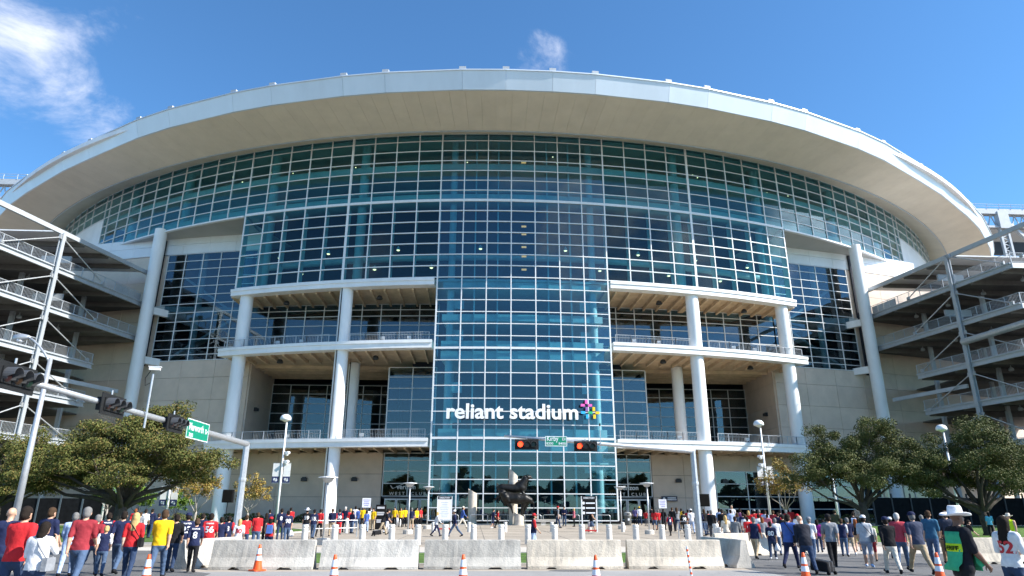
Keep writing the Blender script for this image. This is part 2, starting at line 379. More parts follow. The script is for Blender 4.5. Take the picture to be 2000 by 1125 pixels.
# wall behind the terraces
def wall_panels(x0, x1, zs, w, off=0, m=M_precast, name='wall_panel', gap=.035):
    n = max(1, round(abs(x1-x0)/w))
    for k in range(n):
        a, b = x0+(x1-x0)*k/n, x0+(x1-x0)*(k+1)/n
        pa, pb = Vector((a, by(a)+off, 0)), Vector((b, by(b)+off, 0)); c = (pa+pb)/2; d = (pb-pa).length; rz = atan2(pb.y-pa.y, pb.x-pa.x)
        if b < a: rz = atan2(pa.y-pb.y, pa.x-pb.x)
        for z0, z1 in zip(zs, zs[1:]):
            obj(name, MB().box((c.x, c.y+.15, (z0+z1)/2), (d-gap, .3, z1-z0-gap), rz), m, S)
def back_core(x0, x1, z0, z1, off=.35, m=M_interior, n=10):
    mb = MB()
    for k in range(n):
        a, b = x0+(x1-x0)*k/n, x0+(x1-x0)*(k+1)/n
        mb.hexa([(a,by(a)+off,z0),(b,by(b)+off,z0),(b,by(b)+off+.3,z0),(a,by(a)+off+.3,z0),(a,by(a)+off,z1),(b,by(b)+off,z1),(b,by(b)+off+.3,z1),(a,by(a)+off+.3,z1)])
    obj('backing_wall', mb, m, S)
def back_glass(x0, x1, zs, w, off=0, mi=1, y=None, hw=.09, thick=.11):
    n = max(1, round(abs(x1-x0)/w)); f = (lambda x: by(x)+off) if y is None else (lambda x: y)
    xs = [x0+(x1-x0)*k/n for k in range(n+1)]
    for a, b in zip(xs, xs[1:]):
        pa, pb = Vector((a, f(a), 0)), Vector((b, f(b), 0)); c = (pa+pb)/2; rz = atan2(pb.y-pa.y, pb.x-pa.x)
        for z0, z1 in zip(zs, zs[1:]): pane_into(restpanes, (c.x, c.y, (z0+z1)/2), (pb-pa).length-.08, z1-z0-.06, rz, mi)
    for x in xs: obj('mullion', MB().box((x, f(x)-.02, (zs[0]+zs[-1])/2), (thick, .14, zs[-1]-zs[0])), M_alu, S)
    for z in zs:
        mb = MB()
        for a, b in zip(xs, xs[1:]): mb.bar((a, f(a)-.03, z), (b, f(b)-.03, z), .10, hw)
        obj('transom', mb, M_alu, S)
zs_side = [21.05, 21.85, 22.75]+[22.75+1.32*k for k in range(1, 11)]+[37.1]
zs_ter = [21.0]+[22.75+1.32*k for k in range(0, 4)]+[27.6, 28.4]
for sg in (-1, 1):
    e = sorted((sg*37.6, sg*51.6)); back_glass(e[0], e[1], zs_side, 2.85)
    e = sorted((sg*11.0, sg*37.6)); back_glass(e[0], e[1], zs_ter, 2.7)
    wall_panels(*sorted((sg*37.0, sg*66)), [37.2, 38.7, 40.15] if True else 0, 4.0, 0, M_panel, 'metal_panel')
    e = sorted((sg*51.7, sg*88)); wall_panels(e[0], e[1], [-.25, 3.1, 6.2, 9.3, 12.4, 15.5, 18.6, 21.0, 24, 27, 30, 33, 37.1], 6.0)
    e = sorted((sg*36.7, sg*51.7)); wall_panels(e[0], e[1], [9.3, 12.4, 15.5, 18.6, 21.0], 4.9)
    back_core(*sorted((sg*51.7, sg*88)), 0, 37)
    # return wall of the deep terrace and its glazed back
    for z0, z1 in ((9.3,12.4),(12.4,15.5),(15.5,18.6),(18.6,20.4)): obj('wall_panel', MB().box((sg*36.65, 97.3, (z0+z1)/2),(.3, 10.9, z1-z0-.03)), M_precast, S)
    e = sorted((sg*17.4, sg*36.5)); back_glass(e[0], e[1], [9.2]+[10.6+1.47*k for k in range(6)]+[19.3], 2.75, 0, 1, 102.3)
    e = sorted((sg*17.4, sg*36.5)); obj('backing_wall', MB().box(((e[0]+e[1])/2, 107, 14.8), (e[1]-e[0], .3, 12)), M_interior, S)
    # glazed boxes beside the tower, levels 1 and 2
    e = sorted((sg*11.0, sg*17.35)); back_glass(e[0], e[1], [9.2, 10.7, 12.2, 13.7, 15.2, 16.7, 18.2, 19.5], 3.2)
    x = sg*17.38
    for z0, z1 in zip([9.2,10.7,12.2,13.7,15.2,16.7,18.2],[10.7,12.2,13.7,15.2,16.7,18.2,19.5]):
        for k in range(4): pane_into(restpanes, (x, by(17.4)+1.65+3.3*k, (z0+z1)/2), 3.2, z1-z0-.06, pi/2, 1)
    obj('mullion', MB().box((x, by(17.4), 14.3), (.14,.14,10.2)), M_alu, S)
    e = sorted((sg*11.0, sg*17.35)); back_glass(e[0], e[1], [3.0, 4.55, 6.05, 7.4, 8.3], 3.2)
    # ground floor
    if sg < 0:
        wall_panels(-51.7, -17.5, [-.25, 2.9, 5.7, 8.4], 6.8); wall_panels(-51.7, -38.6, [8.4, 9.3], 6.8)
    else:
        wall_panels(17.5, 26.2, [-.25, 2.9, 5.7, 8.4], 4.4); wall_panels(26.2, 51.7, [6.35, 8.4], 5.0); wall_panels(38.6, 51.7, [8.4, 9.3], 6.8)
        back_glass(26.2, 62, [.3, 1.55, 3.1, 4.7, 6.3], 4.4)
    # soffit under the eye band
    pts = [tuple(A(sg*a, RG-.26)[:2]) for a in np.linspace(12.5*BAY, 23*BAY, 14)]
    bk = [(p[0], max(by(p[0]), p[1]+.02)) for p in reversed(pts)]
    obj('soffit', MB().prism(pts+bk, 39.7, 39.95), mat('grey_soffit', (.42,.42,.41), .7, 0, .05, .4), S)
    # white end panels below the outer band
    for k in range(23, 36):
        a0, a1 = sg*k*BAY, sg*(k+1)*BAY
        obj('metal_panel', MB().sector(a0+sg*.01, a1-sg*.01, RG-.3, RG, 37.0, 45.62), M_panel, S)
# entrance doors beside the tower
M_door = mat('door_frame', (.62,.64,.66), .4, .3, .04)
for sg in (-1, 1):
    y0 = by(14)
    for k in range(4):
        x = sg*(11.75+1.5*k); d = obj('entrance_door', MB().box((x-.66,y0,1.35),(.12,.1,2.7)).box((x+.66,y0,1.35),(.12,.1,2.7)).box((x,y0,2.62),(1.2,.1,.14)).box((x,y0,.13),(1.2,.1,.24)), M_door, S)
        obj('door_pane', MB().box((x,y0+.01,1.4),(1.2,.012,2.3)), M_glass2, d)
        obj('handle', MB().tube([(x+.45,y0-.12,.9),(x+.45,y0-.12,1.5)], .02, 6), M_alu, d)
    obj('door_header', MB().box((sg*14.1, y0+.05, 2.85),(6.4,.12,.24)), M_dark, S)
    text('door_lettering', 'WEST  CLUB', M_alu, S, (sg*14.1, y0-.16, 3.12), FRONT, .55, .02, 0, fitw=4.6, spacing=1.6)
    text('door_lettering', 'verizon', M_alu, S, (sg*14.3, y0-.16, 3.85), FRONT, .8, .03, .01, fitw=2.4)
    obj('check_mark', MB().bar((sg*14.3-2.0, y0-.16, 4.3),(sg*14.3-1.7, y0-.16, 3.9), .04, .08).bar((sg*14.3-1.7, y0-.16, 3.9),(sg*14.3+.2, y0-.16, 4.75), .04, .05), M_alu, S)
obj('panes', restpanes, [M_glass, M_glass2, M_glassT], S)['kind'] = 'stuff'
# interior behind the glass
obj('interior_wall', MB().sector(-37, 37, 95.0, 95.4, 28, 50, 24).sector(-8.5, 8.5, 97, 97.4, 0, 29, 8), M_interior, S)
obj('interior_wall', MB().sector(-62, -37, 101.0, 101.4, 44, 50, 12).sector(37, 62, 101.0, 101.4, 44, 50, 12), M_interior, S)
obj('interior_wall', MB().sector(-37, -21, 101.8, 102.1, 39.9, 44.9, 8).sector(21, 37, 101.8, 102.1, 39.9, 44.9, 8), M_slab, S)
for z0, z1, r0, e in ((40.0,41.15,95.5,23),(44.75,45.65,95.5,23),(49.3,49.9,95.5,35.5),(28.9,29.2,95.5,12.4)):
    obj('floor_slab', MB().sector(-e*BAY, e*BAY, r0, RG-.75, z0, z1, 30), M_slab, S)
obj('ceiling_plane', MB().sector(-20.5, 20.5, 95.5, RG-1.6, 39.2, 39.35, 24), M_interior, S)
for z0, z1 in ((27.9,28.85),(23.75,24.6),(20.2,21.2),(18.9,19.9),(9.6,10.5),(7.95,9.15),(6.5,6.75)):
    obj('floor_slab', MB().sector(-3.3*BAY, 3.3*BAY, 97.5, RG-.9, z0, z1, 6), M_slab, S)
for sg in (-1, 1):
    for a, r, z0, z1 in ((11.6,.62,29.2,49.4),(7.1,.62,29.2,49.4),(16.8,.6,40,49.4),(21.0,.6,40,49.4),(3.0,.45,0,49.4)):
        p = A(sg*a*BAY, RG-1.7); o = obj('interior_column', MB().lathe([(r,z0),(r,z1)], (p.x,p.y,0), 14), M_slab, S); smooth_by_angle(o)
    p = A(sg*2.95*BAY, RG-3.2); obj('interior_wall', MB().box((p.x, p.y, 14.5), (.4, 2.6, 29), radians(sg*2.95*BAY)), M_slab, S)
    for a in (1.05, 2.0):
        p = A(sg*a*BAY, RG-.75); obj('interior_column', MB().box((p.x, p.y, 25), (.16,.4,48), radians(sg*a*BAY)), M_slab, S)
    p = A(sg*2.6*BAY, RG-1.5)
    for z in (2.5, 6.2, 12.0, 15.6, 22.2, 26.3): obj('lift_lobby_panel', MB().box((p.x+sg*.3, p.y+.6, z), (1.6,.12,1.3)), M_slab, S)
obj('duct', MB().tube([A(a, RG-4.5, 33.6) for a in np.linspace(-20, 20, 30)], .45, 10), M_slab, S)
obj('duct', MB().tube([A(a, RG-3.4, 42.9) for a in np.linspace(-33, 33, 40)], .3, 8), M_slab, S)
for k, a in enumerate((-11,-8.6,-5.4,-1.8,1.9,5.2,8.0,10.8,-9.8,-6.4,-3.9,3.4,6.6,9.2)):
    z = 33.9 if k < 8 else 31.3; p = A(a*BAY, RG-2.2, z)
    l = obj('pendant_light', MB().lathe([(.05,.55),(.1,.5),(.24,.2),(.30,0)], p, 10), M_slab, S); obj('bulb', MB().lathe([(.02,-.14),(.17,-.08),(.22,0),(.16,.08)], p, 8), M_lamp, l)
for k in range(46):
    a = rnd(-17, 17); p = A(a*BAY, RG-rnd(3,7), rnd(46.4,48.4)); obj('ceiling_spot', MB().lathe([(.03,-.07),(.08,-.03),(.08,.05)], p, 6), M_lamp, S)
for z in (46.0, 36.6, 35.5, 33.7, 32.4, 30.6): p = A(.05*BAY, RG-.9, z); obj('lit_sign', MB().box(p, (.62,.1,.22)), M_exit, S)
# rooms behind the terrace walls
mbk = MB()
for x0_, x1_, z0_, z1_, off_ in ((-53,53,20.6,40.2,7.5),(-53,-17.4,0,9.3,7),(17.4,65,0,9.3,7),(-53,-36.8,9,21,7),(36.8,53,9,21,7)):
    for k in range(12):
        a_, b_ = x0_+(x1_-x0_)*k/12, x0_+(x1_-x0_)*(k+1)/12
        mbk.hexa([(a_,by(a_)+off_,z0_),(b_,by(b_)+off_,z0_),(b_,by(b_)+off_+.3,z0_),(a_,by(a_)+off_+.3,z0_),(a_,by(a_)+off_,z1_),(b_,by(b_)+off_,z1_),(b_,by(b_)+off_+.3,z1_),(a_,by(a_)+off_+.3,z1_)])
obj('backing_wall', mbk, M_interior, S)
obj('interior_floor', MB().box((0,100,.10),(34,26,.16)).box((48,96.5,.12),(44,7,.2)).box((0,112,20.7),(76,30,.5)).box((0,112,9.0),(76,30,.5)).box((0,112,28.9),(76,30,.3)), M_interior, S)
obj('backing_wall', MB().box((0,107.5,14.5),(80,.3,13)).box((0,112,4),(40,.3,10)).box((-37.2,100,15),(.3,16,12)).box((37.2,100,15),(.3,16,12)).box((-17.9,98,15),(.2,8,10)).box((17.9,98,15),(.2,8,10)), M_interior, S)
for sg in (-1, 1):
    obj('side_wall', MB().box((sg*18.4, 101, 4.3),(.4,22,9)), M_interior, S)
    obj('side_wall', MB().box((sg*52.6, 98.5, 30), (.5, 7.5, 19)), M_interior, S)
    obj('stair_flight', MB().bar((sg*50, 97.6, 22),(sg*41, 97.2, 28.4), 1.6, .35).bar((sg*41, 97.8, 28.4),(sg*50, 98.2, 34.6), 1.6, .35), M_slab, S)
    for x in (39.5, 46.5): o = obj('interior_column', MB().lathe([(.5,20.8),(.5,40)], (sg*x, by(x)+1.6, 0), 14), M_slab, S); smooth_by_angle(o)
    obj('floor_slab', MB().box((sg*45, 97.0, 28.8), (14.5, 4.5, .8)), M_slab, S)
# roof edge
def RF(a): a = abs(a); return 119.2-2.2*min(1, (a/32)**2)+max(0, a-40)/17*2.0
kx = [2.8, 8.0, 17.3, 22.5, 31.8, 37.2, 47.0, 52.6, 62.8, 68.9, 79, 84.5, 93, 98.2, 104]
ka = [math.degrees(math.asin(x/118.2)) for x in kx]; ka = [-a for a in reversed(ka)]+ka
for a0, a1 in zip(ka, ka[1:]):
    def fq(r, z0, z1, g, i=0): return [A(a0+g,RF(a0)-.6-i,z0),A(a1-g,RF(a1)-.6-i,z0),A(a1-g,RF(a1)+r-i,z0),A(a0+g,RF(a0)+r-i,z0),A(a0+g,RF(a0)-.6,z1),A(a1-g,RF(a1)-.6,z1),A(a1-g,RF(a1)+r,z1),A(a0+g,RF(a0)+r,z1)]
    obj('fascia_panel', MB().hexa(fq(0, 49.15, 51.35, .006, .7)), M_fascia, S)
    obj('fascia_cap', MB().hexa(fq(.12, 51.35, 51.5, 0)), M_fascia, S)
for a in ka[1:-1]: p = A(a, RF(a)-.5, 51.75); obj('roof_block', MB().box(p, (.8,.7,.6), radians(a)), M_steel, S)
n = 132
for k in range(n):
    a0, a1 = ka[0]+(ka[-1]-ka[0])*k/n, ka[0]+(ka[-1]-ka[0])*(k+1)/n; g = .004
    def q(a, r, z): return A(a, r, z)
    P8 = [q(a0+g,110.75,48.35), q(a1-g,110.75,48.35), q(a1-g,RF(a1)-.95,49.13), q(a0+g,RF(a0)-.95,49.13)]
    obj('soffit_panel', MB().hexa([*P8, *[v+Vector((0,0,.15)) for v in P8]]), M_soffit, S)
    if k % 2 == 0:
        a1 = ka[0]+(ka[-1]-ka[0])*(k+2)/n
        P8 = [q(a0+g,107.4,49.78), q(a1-g,107.4,49.78), q(a1-g,110.55,48.55), q(a0+g,110.55,48.55)]
        obj('soffit_panel', MB().hexa([*P8, *[v+Vector((0,0,.12)) for v in P8]]), M_soffit, S)
obj('soffit_rail', MB().sector(ka[0], ka[-1], 110.58, 110.72, 48.2, 48.6, 90), M_steel, S)
obj('roof_deck', MB().sector(ka[0], ka[-1], 88, 117.3, 50.6, 51.3, 60), M_white, S)
# end girders of the roof
for sg, x0 in ((1, 101), (-1, -136)):
    x1 = x0+36; y = 140; zt = 69.5 if sg > 0 else 70.5
    obj('roof_girder', MB().box(((x0+x1)/2, y, zt),(x1-x0, 1.6, 1.3)).box(((x0+x1)/2, y, zt-3.9),(x1-x0, 1.2, .5)), M_steel, S)
    mb = MB()
    for k in range(18): xa = x0+2*k; mb.bar((xa, y, zt-.6),(xa+1, y, zt-3.7), .2).bar((xa+1, y, zt-3.7),(xa+2, y, zt-.6), .2)
    obj('girder_lattice', mb, M_steel, S)
    mb = MB()
    for k in range(13): mb.tube([(x0+3*k, y-.9, zt+.6),(x0+3*k, y-.9, zt+1.8)], .05, 5)
    for z in (1.2, 1.8): mb.tube([(x0, y-.9, zt+z),(x1, y-.9, zt+z)], .05, 5)
    obj('railing', mb, M_steel, S)
    for xx in ((119.5, 133) if sg > 0 else (-119, -106)):
        mb = MB().box((xx, y-.3, zt-2.2),(2.6,1.4,4.4))
        for s2 in (-1, 1): mb.box((xx+s2*.95, y, zt-11), (.5,.6,14))
        for k in range(9): mb.bar((xx-.8, y, zt-5-1.5*k),(xx+.8, y, zt-5.75-1.5*k), .18).bar((xx+.8, y, zt-5.75-1.5*k),(xx-.8, y, zt-6.5-1.5*k), .18)
        obj('lattice_tower', mb, M_steel, S)
        obj('girder_brace', MB().bar((xx+2, y, zt-3),(xx+11, y+1, zt-12), .7), M_steel, S)
    obj('girder_backing', MB().box(((x0+x1)/2, y+4, zt-5.6),(x1-x0,.6,7.5)), M_dark, S)
# lettering on the glass tower
sign = S
me = text_mesh('reliant stadium', 1, .10, .022, 'LEFT', 1.0); xs = [v.co.x for v in me.vertices]; ys = [v.co.y for v in me.vertices]
x0, x1 = min(xs), max(xs); kx_ = 15.5/(x1-x0); ky_ = 1.72/(max(ys)-0)
for v in me.vertices:
    X = -9.1+(v.co.x-x0)*kx_; Z = 11.55+v.co.y*ky_; a = X/(RG+.5); p = Vector(((RG+.5+v.co.z*1.2)*sin(a), YC-(RG+.5+v.co.z*1.2)*cos(a), Z)); v.co = p
me.materials.append(mat('sign_white', (.85,.86,.87), .4, var=0)); obj('sign_lettering', me, None, S)
def lg(du, dv, w, h, col, nm):
    X = 7.42+du*.0626; Z = 13.6-dv*.0626*1.0; a = X/(RG+.5); p = A(math.degrees(a), RG+.55, Z)
    obj('logo_block', MB().box(p, (w,.22,h), a), mat('logo_'+nm, col, .4, var=0), S)
for du, dv, v, col, nm in ((0,0,1,(.75,.12,.45),'pink'),(-7,6.5,0,(.75,.12,.45),'pink'),(7,6.5,0,(.75,.12,.45),'pink'),(.5,13.5,1,(.25,.10,.35),'purple'),(-6.5,20.3,0,(.03,.42,.85),'blue'),(1,27.5,1,(.03,.42,.85),'blue'),(7.4,20.3,0,(.02,.42,.14),'green'),(14,13.5,1,(.9,.55,.01),'yellow'),(21,20.3,0,(.9,.55,.01),'yellow'),(15,27.5,1,(.9,.55,.01),'yellow')):
    lg(du, dv, .30 if v else .48, .48 if v else .30, col, nm)
# balcony railings
def railing(pts, parent, h=1.07, step=.16, m=None, name='railing', post=1.9):
    mb = MB(); m = m or M_steel
    for p, q in zip(pts, pts[1:]):
        p, q = Vector(p), Vector(q); d = q-p; n = max(1, round(d.length/post))
        for k in range(n+1): b = p+d*k/n; mb.box((b.x,b.y,b.z+h/2),(.06,.06,h))
        for z in (h, .1): mb.bar(p+Vector((0,0,z)), q+Vector((0,0,z)), .05, .05)
        k = max(1, int(d.length/step))
        for j in range(k): b = p+d*(j+.5)/k; mb.box((b.x,b.y,b.z+h/2),(.02,.02,h-.1))
    return obj(name, mb, m, parent)
for z in (21.15, 9.36):
    for sg in (-1, 1):
        for i0, i1 in ((3.75, 7.0), (7.9, 12.75)):
            railing([A(sg*(i0+(i1-i0)*k/5)*BAY, RG-.25, z) for k in range(6)], S, 1.05, .2)
# flood lights and cctv fixed on the walls
for sg in (-1, 1):
    for x, z, off in ((21.0,5.0,0),(27.5,5.0,0),(34.5,14.5,-5)):
        y = by(x)-.2 if off == 0 else 95
        X = sg*x if off == 0 else sg*36.4
        obj('wall_light', MB().box((X-(sg*.15 if off else 0), y, z),(.75,.35,.4)).box((X, y, z+.26),(.5,.3,.12)), M_dark, S)
    for a, z in ((6.2,27.7),(10.6,27.7),(6.2,19.7),(10.6,19.7)):
        p = A(sg*a*BAY, RG-3.2, z); obj('ceiling_speaker', MB().lathe([(.14,.3),(.3,.2),(.42,-.1),(.4,-.2)], p, 10), M_dark, S)
    for k, (a, z) in enumerate(((4.6,21.15),(5.7,21.15),(9.2,21.15),(10.3,21.15),(6.3,9.36),(9.4,9.36))):
        p = A(sg*a*BAY, RG-.9, z); obj('balcony_floodlight', MB().box((p.x,p.y,z+.2),(.12,.12,.4)).box((p.x,p.y-.05,z+.5),(.5,.35,.35)), M_galv, S)

stad.location.z += .15     # the building stands on a low plinth
# ------------------------------------------------------------------ pedestrian ramps at both sides
def ramp(sg, label):
    sl = .2395 if sg < 0 else .168; X0 = 53.25
    def E(y, dx=0): return sg*(X0+(93.5-y)*sl+dx)
    t = thing('pedestrian_ramp', label, 'ramp', (E(80, 6), 80, 0))
    rz = 0
    for lv, (z, y0, y1) in enumerate(((29.2,70.3,93.3),(24.25,70.3,93.3),(18.95,58,86.6),(14.1,58,86.5),(9.2,62,85.5))):
        if lv < 2 and sg < 0: y0 = 66
        xi, xo = abs(E(y1, 1.2 if lv < 2 else 7)), abs(E(y0, 24))  # unseen outer and rear reach of the decks, extended to shade the stadium wall
        poly = [(E(y0), y0), (E(y1), y1), (sg*xi, y1), (sg*xi, by(xi)-.1), (sg*xo, by(xo)-.1), (sg*xo, y0)]
        if sg < 0: poly = poly[::-1]
        d = obj('ramp_deck', MB().prism(poly, z-.18, z-.02), M_ramp_deck, t)
        obj('edge_beam', MB().bar((E(y0), y0, z-.30),(E(y1), y1, z-.30), .14, .62).bar((E(y0,-.12), y0, z+.0),(E(y1,-.12), y1, z+.0), .30, .12).bar((E(y0,-.1), y0, z-.60),(E(y1,-.1), y1, z-.60), .28, .07), M_steel, t)
        for k in range(6):
            y = y0+1.5+(y1-y0-2)*k/5; obj('cross_beam', MB().bar((E(y,.1), y, z-.5),(E(y,15), y, z-.5), .3, .6), M_ramp_deck, t)
        railing([(E(y0), y0, z+.06),(E(y1), y1, z+.06)], t, 1.25, .17)
        railing([(E(y0,.05), y0, z+.06),(E(y0,9), y0, z+.06)], t, 1.25, .17)
        obj('edge_beam', MB().bar((E(y0), y0-.02, z-.3),(E(y0,15), y0-.02, z-.3), .14, .62), M_white, t)
        for k in range(4):
            y = y0+3+5.5*k
            if y < y1:
                p = (E(y, 4.2), y, z-1.15); obj('pendant_light', MB().lathe([(.05,.7),(.08,.45),(.26,.3),(.30,.05),(.22,-.02)], p, 10), M_galv, t)
    ztop = 33.9 if sg < 0 else 33.3
    obj('top_beam', MB().bar((E(56), 56, ztop-.25),(E(93.3), 93.3, ztop-.25), .35, .55), M_steel, t)
    obj('top_beam', MB().bar((E(60,13), 60, ztop-.25),(E(93.3,13), 93.3, ztop-.25), .35, .55), M_steel, t)
    obj('canopy_deck', MB().prism([(E(78.6,.3),78.6),(E(93.3,.3),93.3),(E(93.3,13),93.3),(E(78.6,13),78.6)][::sg], ztop-.05, ztop+.1), M_white, t)
    for y in (82, 86, 90): obj('cross_beam', MB().bar((E(y,.2), y, ztop-.4),(E(y,13), y, ztop-.4), .3, .6), M_ramp_deck, t)
    for y in (78.3, 61.5):
        x = E(y, -.25); c = obj('ramp_post', MB().box((x-.18, y, ztop/2-.2),(.09,.55,ztop-.4)).box((x+.18, y, ztop/2-.2),(.09,.55,ztop-.4)).box((x, y, ztop/2-.2),(.30,.10,ztop-.4)), M_steel, t)
        for z in (33.0, 28.0, 22.8, 17.6, 12.6):
            for s2 in (-1, 1):
                y2 = y+s2*7.3; mb = MB().tube([(E(y,-.25), y+s2*.4, z-.15),(E(y2,-.25), y2, z-3.55)], .075, 8).box((E(y,-.25), y+s2*.35, z-.1),(.2,.5,.5)).box((E(y2,-.25), y2-s2*.15, z-3.5),(.2,.5,.4))
                obj('brace_rod', mb, M_galv, t)
    for y in (72, 80.5, 90): 
        for dx in (5.5, 13.5): o = obj('ramp_column', MB().box((E(y,dx), y, 15),(.45,.45,30)), M_steel, t)
    for z, y in ((31.4, 88),(26.4, 88)):   # solid mesh panels and a box sign under the deck
        obj('hanging_sign', MB().box((E(82,3.2), 82, z+.2-.2),(3.6,.3,.9)), M_steel, t)
    for k in range(4):
        y = 88+1.15*k; obj('solid_panel', MB().bar((E(y,-.04), y, 29.8),(E(y+1.1,-.04), y+1.1, 29.8), .03, 1.05), M_galv, t)
    obj('low_beam', MB().bar((E(80,.5), 80, 16.3),(E(91,-.5), 91, 16.2), .3, .5), M_steel, t)
    if sg > 0: obj('pipe', MB().tube([(E(78.2,-.6), 78.2, 21.5),(E(60,-1), 60, 21.9)], .42, 12), M_galv, t)
    t.location.z += .15
    return t
ramp(-1, 'grey steel pedestrian ramp decks with railings at the left end of the stadium')
ramp(1, 'grey steel pedestrian ramp decks with railings at the right end of the stadium')
# ------------------------------------------------------------------ ground
struct('ground', MB().prism([(-900,-500),(900,-500),(900,1200),(-900,1200)], -.5, 0), M_plaza)
struct('road', MB().prism([(-260,-14),(260,-14),(260,21.0),(-260,21.0)], -.1, .004), M_road)
def strip(name, pts, z, m): return struct(name, MB().prism(pts, -.05, z), m)
strip('asphalt_apron', [(-45,15.6),(-13.9,15.6),(-12.6,18.2),(-12.9,20.4),(-14.2,21.5),(-14.2,31),(-45,31)], .008, M_asphalt)
strip('asphalt_apron', [(3.6,15.2),(40,15.2),(40,28.5),(2.9,28.5),(2.7,21.3),(3.0,18.5)], .008, M_asphalt)
strip('footpath', [(-13.8,28.5),(60,28.5),(60,33.5),(-45,33.5),(-45,31),(-13.8,31)], .006, M_walk)
def lawn(pts, kw=.15):
    n = len(pts); cx = sum(p[0] for p in pts)/n; cy = sum(p[1] for p in pts)/n
    struct('lawn', MB().prism(pts, -.05, .07), M_grass)
    mb = MB()
    for k in range(n): a, b = pts[k], pts[(k+1) % n]; mb.bar((a[0],a[1],.04),(b[0],b[1],.04), kw, .12)
    struct('kerb', mb, M_kerb)
lawn([(-75,36),(-21,36),(-18,55),(-26,70),(-75,70)]); lawn([(14.5,36),(70,36),(70,72),(26,72),(19,56)])
lawn([(-10.3,75.5),(10.3,75.5),(10.3,77.9),(-10.3,77.9)]); lawn([(-13.0,22.6),(1.2,22.6),(1.2,28.2),(-13.0,28.2)])
lawn([(-60,84),(-24,80),(-24,88),(-60,91)]); lawn([(26,81),(60,85),(60,91),(26,88)])
# paving joints and road joints
mb = MB()
for k in range(17): mb.box((-40+5*k, 56, .003),(.03, 44, .006))
for k in range(9): mb.box((0, 35+5*k, .003),(76, .03, .006))
struct('paving_joints', mb, M_asphalt)
mb = MB()
for y in (4.2, 11.6, 18.95): mb.box((0, y, .003),(400, .025, .006))
for k in range(30): mb.box((-90+6*k, 3, .003),(.025, 33, .006))
struct('road_joints', mb, M_asphalt)
p = gp(1125, 1115); struct('tar_patch', MB().prism([(p.x+.75*cos(a)*rnd(.8,1.1), p.y+.35*sin(a)*rnd(.8,1.1)) for a in np.linspace(0, 6.0, 14)], 0, .009), M_asphalt)

# ------------------------------------------------------------------ concrete barriers
def barrier_mesh(L=3.02):
    prof = [(-.305,0),(-.305,.08),(-.17,.33),(-.085,.80),(-.06,.82),(.06,.82),(.085,.80),(.17,.33),(.305,.08),(.305,0)]
    bm = bmesh.new(); nx = 26; rings = []
    rs = random.Random(3)
    for k in range(nx+1):
        x = -L/2+L*k/nx; ring = []
        for y, z in prof:
            e = 1-.012*(k in (0, nx)); zz = z
            if z == 0 and (.20 < (x/L+.5) < .30 or .68 < (x/L+.5) < .78): zz = .07
            ring.append(bm.verts.new((x*e+rs.uniform(-.006,.006), y+rs.uniform(-.006,.006), zz*e+rs.uniform(-.005,.005)*(z > 0))))
        rings.append(ring)
    for a, b in zip(rings, rings[1:]):
        for j in range(len(prof)): j2 = (j+1) % len(prof); bm.faces.new((a[j], a[j2], b[j2], b[j]))
    bm.faces.new(rings[0][::-1]); bm.faces.new(rings[-1]); bmesh.ops.recalc_face_normals(bm, faces=bm.faces)
    me = bpy.data.meshes.new('concrete_barrier'); bm.to_mesh(me); bm.free(); return me
M_bar = [mat('weathered_concrete_%d' % i, c, .9, 0, .28, 1.1, .3, 20, streak=.25) for i, c in enumerate(((.42,.40,.36),(.50,.475,.43),(.60,.535,.44)))]
bme = [barrier_mesh() for _ in range(1)][0]
def barrier(x, y, rz, mi, label, L=1):
    me = bme.copy(); me.materials.append(M_bar[mi]); o = bpy.data.objects.new('concrete_barrier', me); COL.objects.link(o); o.location = (x,y,.006); o.rotation_euler = (0,0,rz); o.scale = (L,1,1)
    tag(o, label, 'barrier', 'concrete road barriers')
    for s in (-.55, .55):
        h = obj('lifting_hole', MB().tube([(s, -.118, .585),(s, -.10, .585)], .035, 8), M_black, o, local=True)
    return o
for k, (u0, u1, mi, lb) in enumerate(((454,639,0,'grey stained concrete barrier behind the tall cone, first of the row from the left'),(649,826,1,'concrete barrier second from the left in the road row'),(835,1011,0,'dark stained grey concrete barrier in the middle of the row, left of the sandy one'),(1021,1195,2,'sandy tan concrete barrier, fourth from the left in the row'),(1204,1378,2,'pale cream concrete barrier at the right end of the row'))):
    a, b = gp(u0, 1102), gp(u1, 1102); barrier((a.x+b.x)/2, 21.85, rnd(-.01,.01), mi, lb, (b.x-a.x)/3.02)
a = gp(432, 1100); barrier(a.x+.05, 23.0, 1.25, 1, 'concrete barrier turned end-on at the left end of the row', .9)
a = gp(1395, 1099); barrier(a.x+.02, 23.1, 1.72, 1, 'concrete barrier turned end-on at the right end of the row', .9)
a = gp(1350, 1052); barrier(4.9, 27.6, .25, 2, 'concrete barrier lying behind the right end of the row', .8)
a = gp(1915, 1096); barrier(a.x, 23.4, .05, 2, 'pale concrete barrier behind the police officer', .8)
a = gp(116, 1103); barrier(a.x, 21.2, .3, 0, 'grey concrete barrier glimpsed between the walkers at far left', .35)

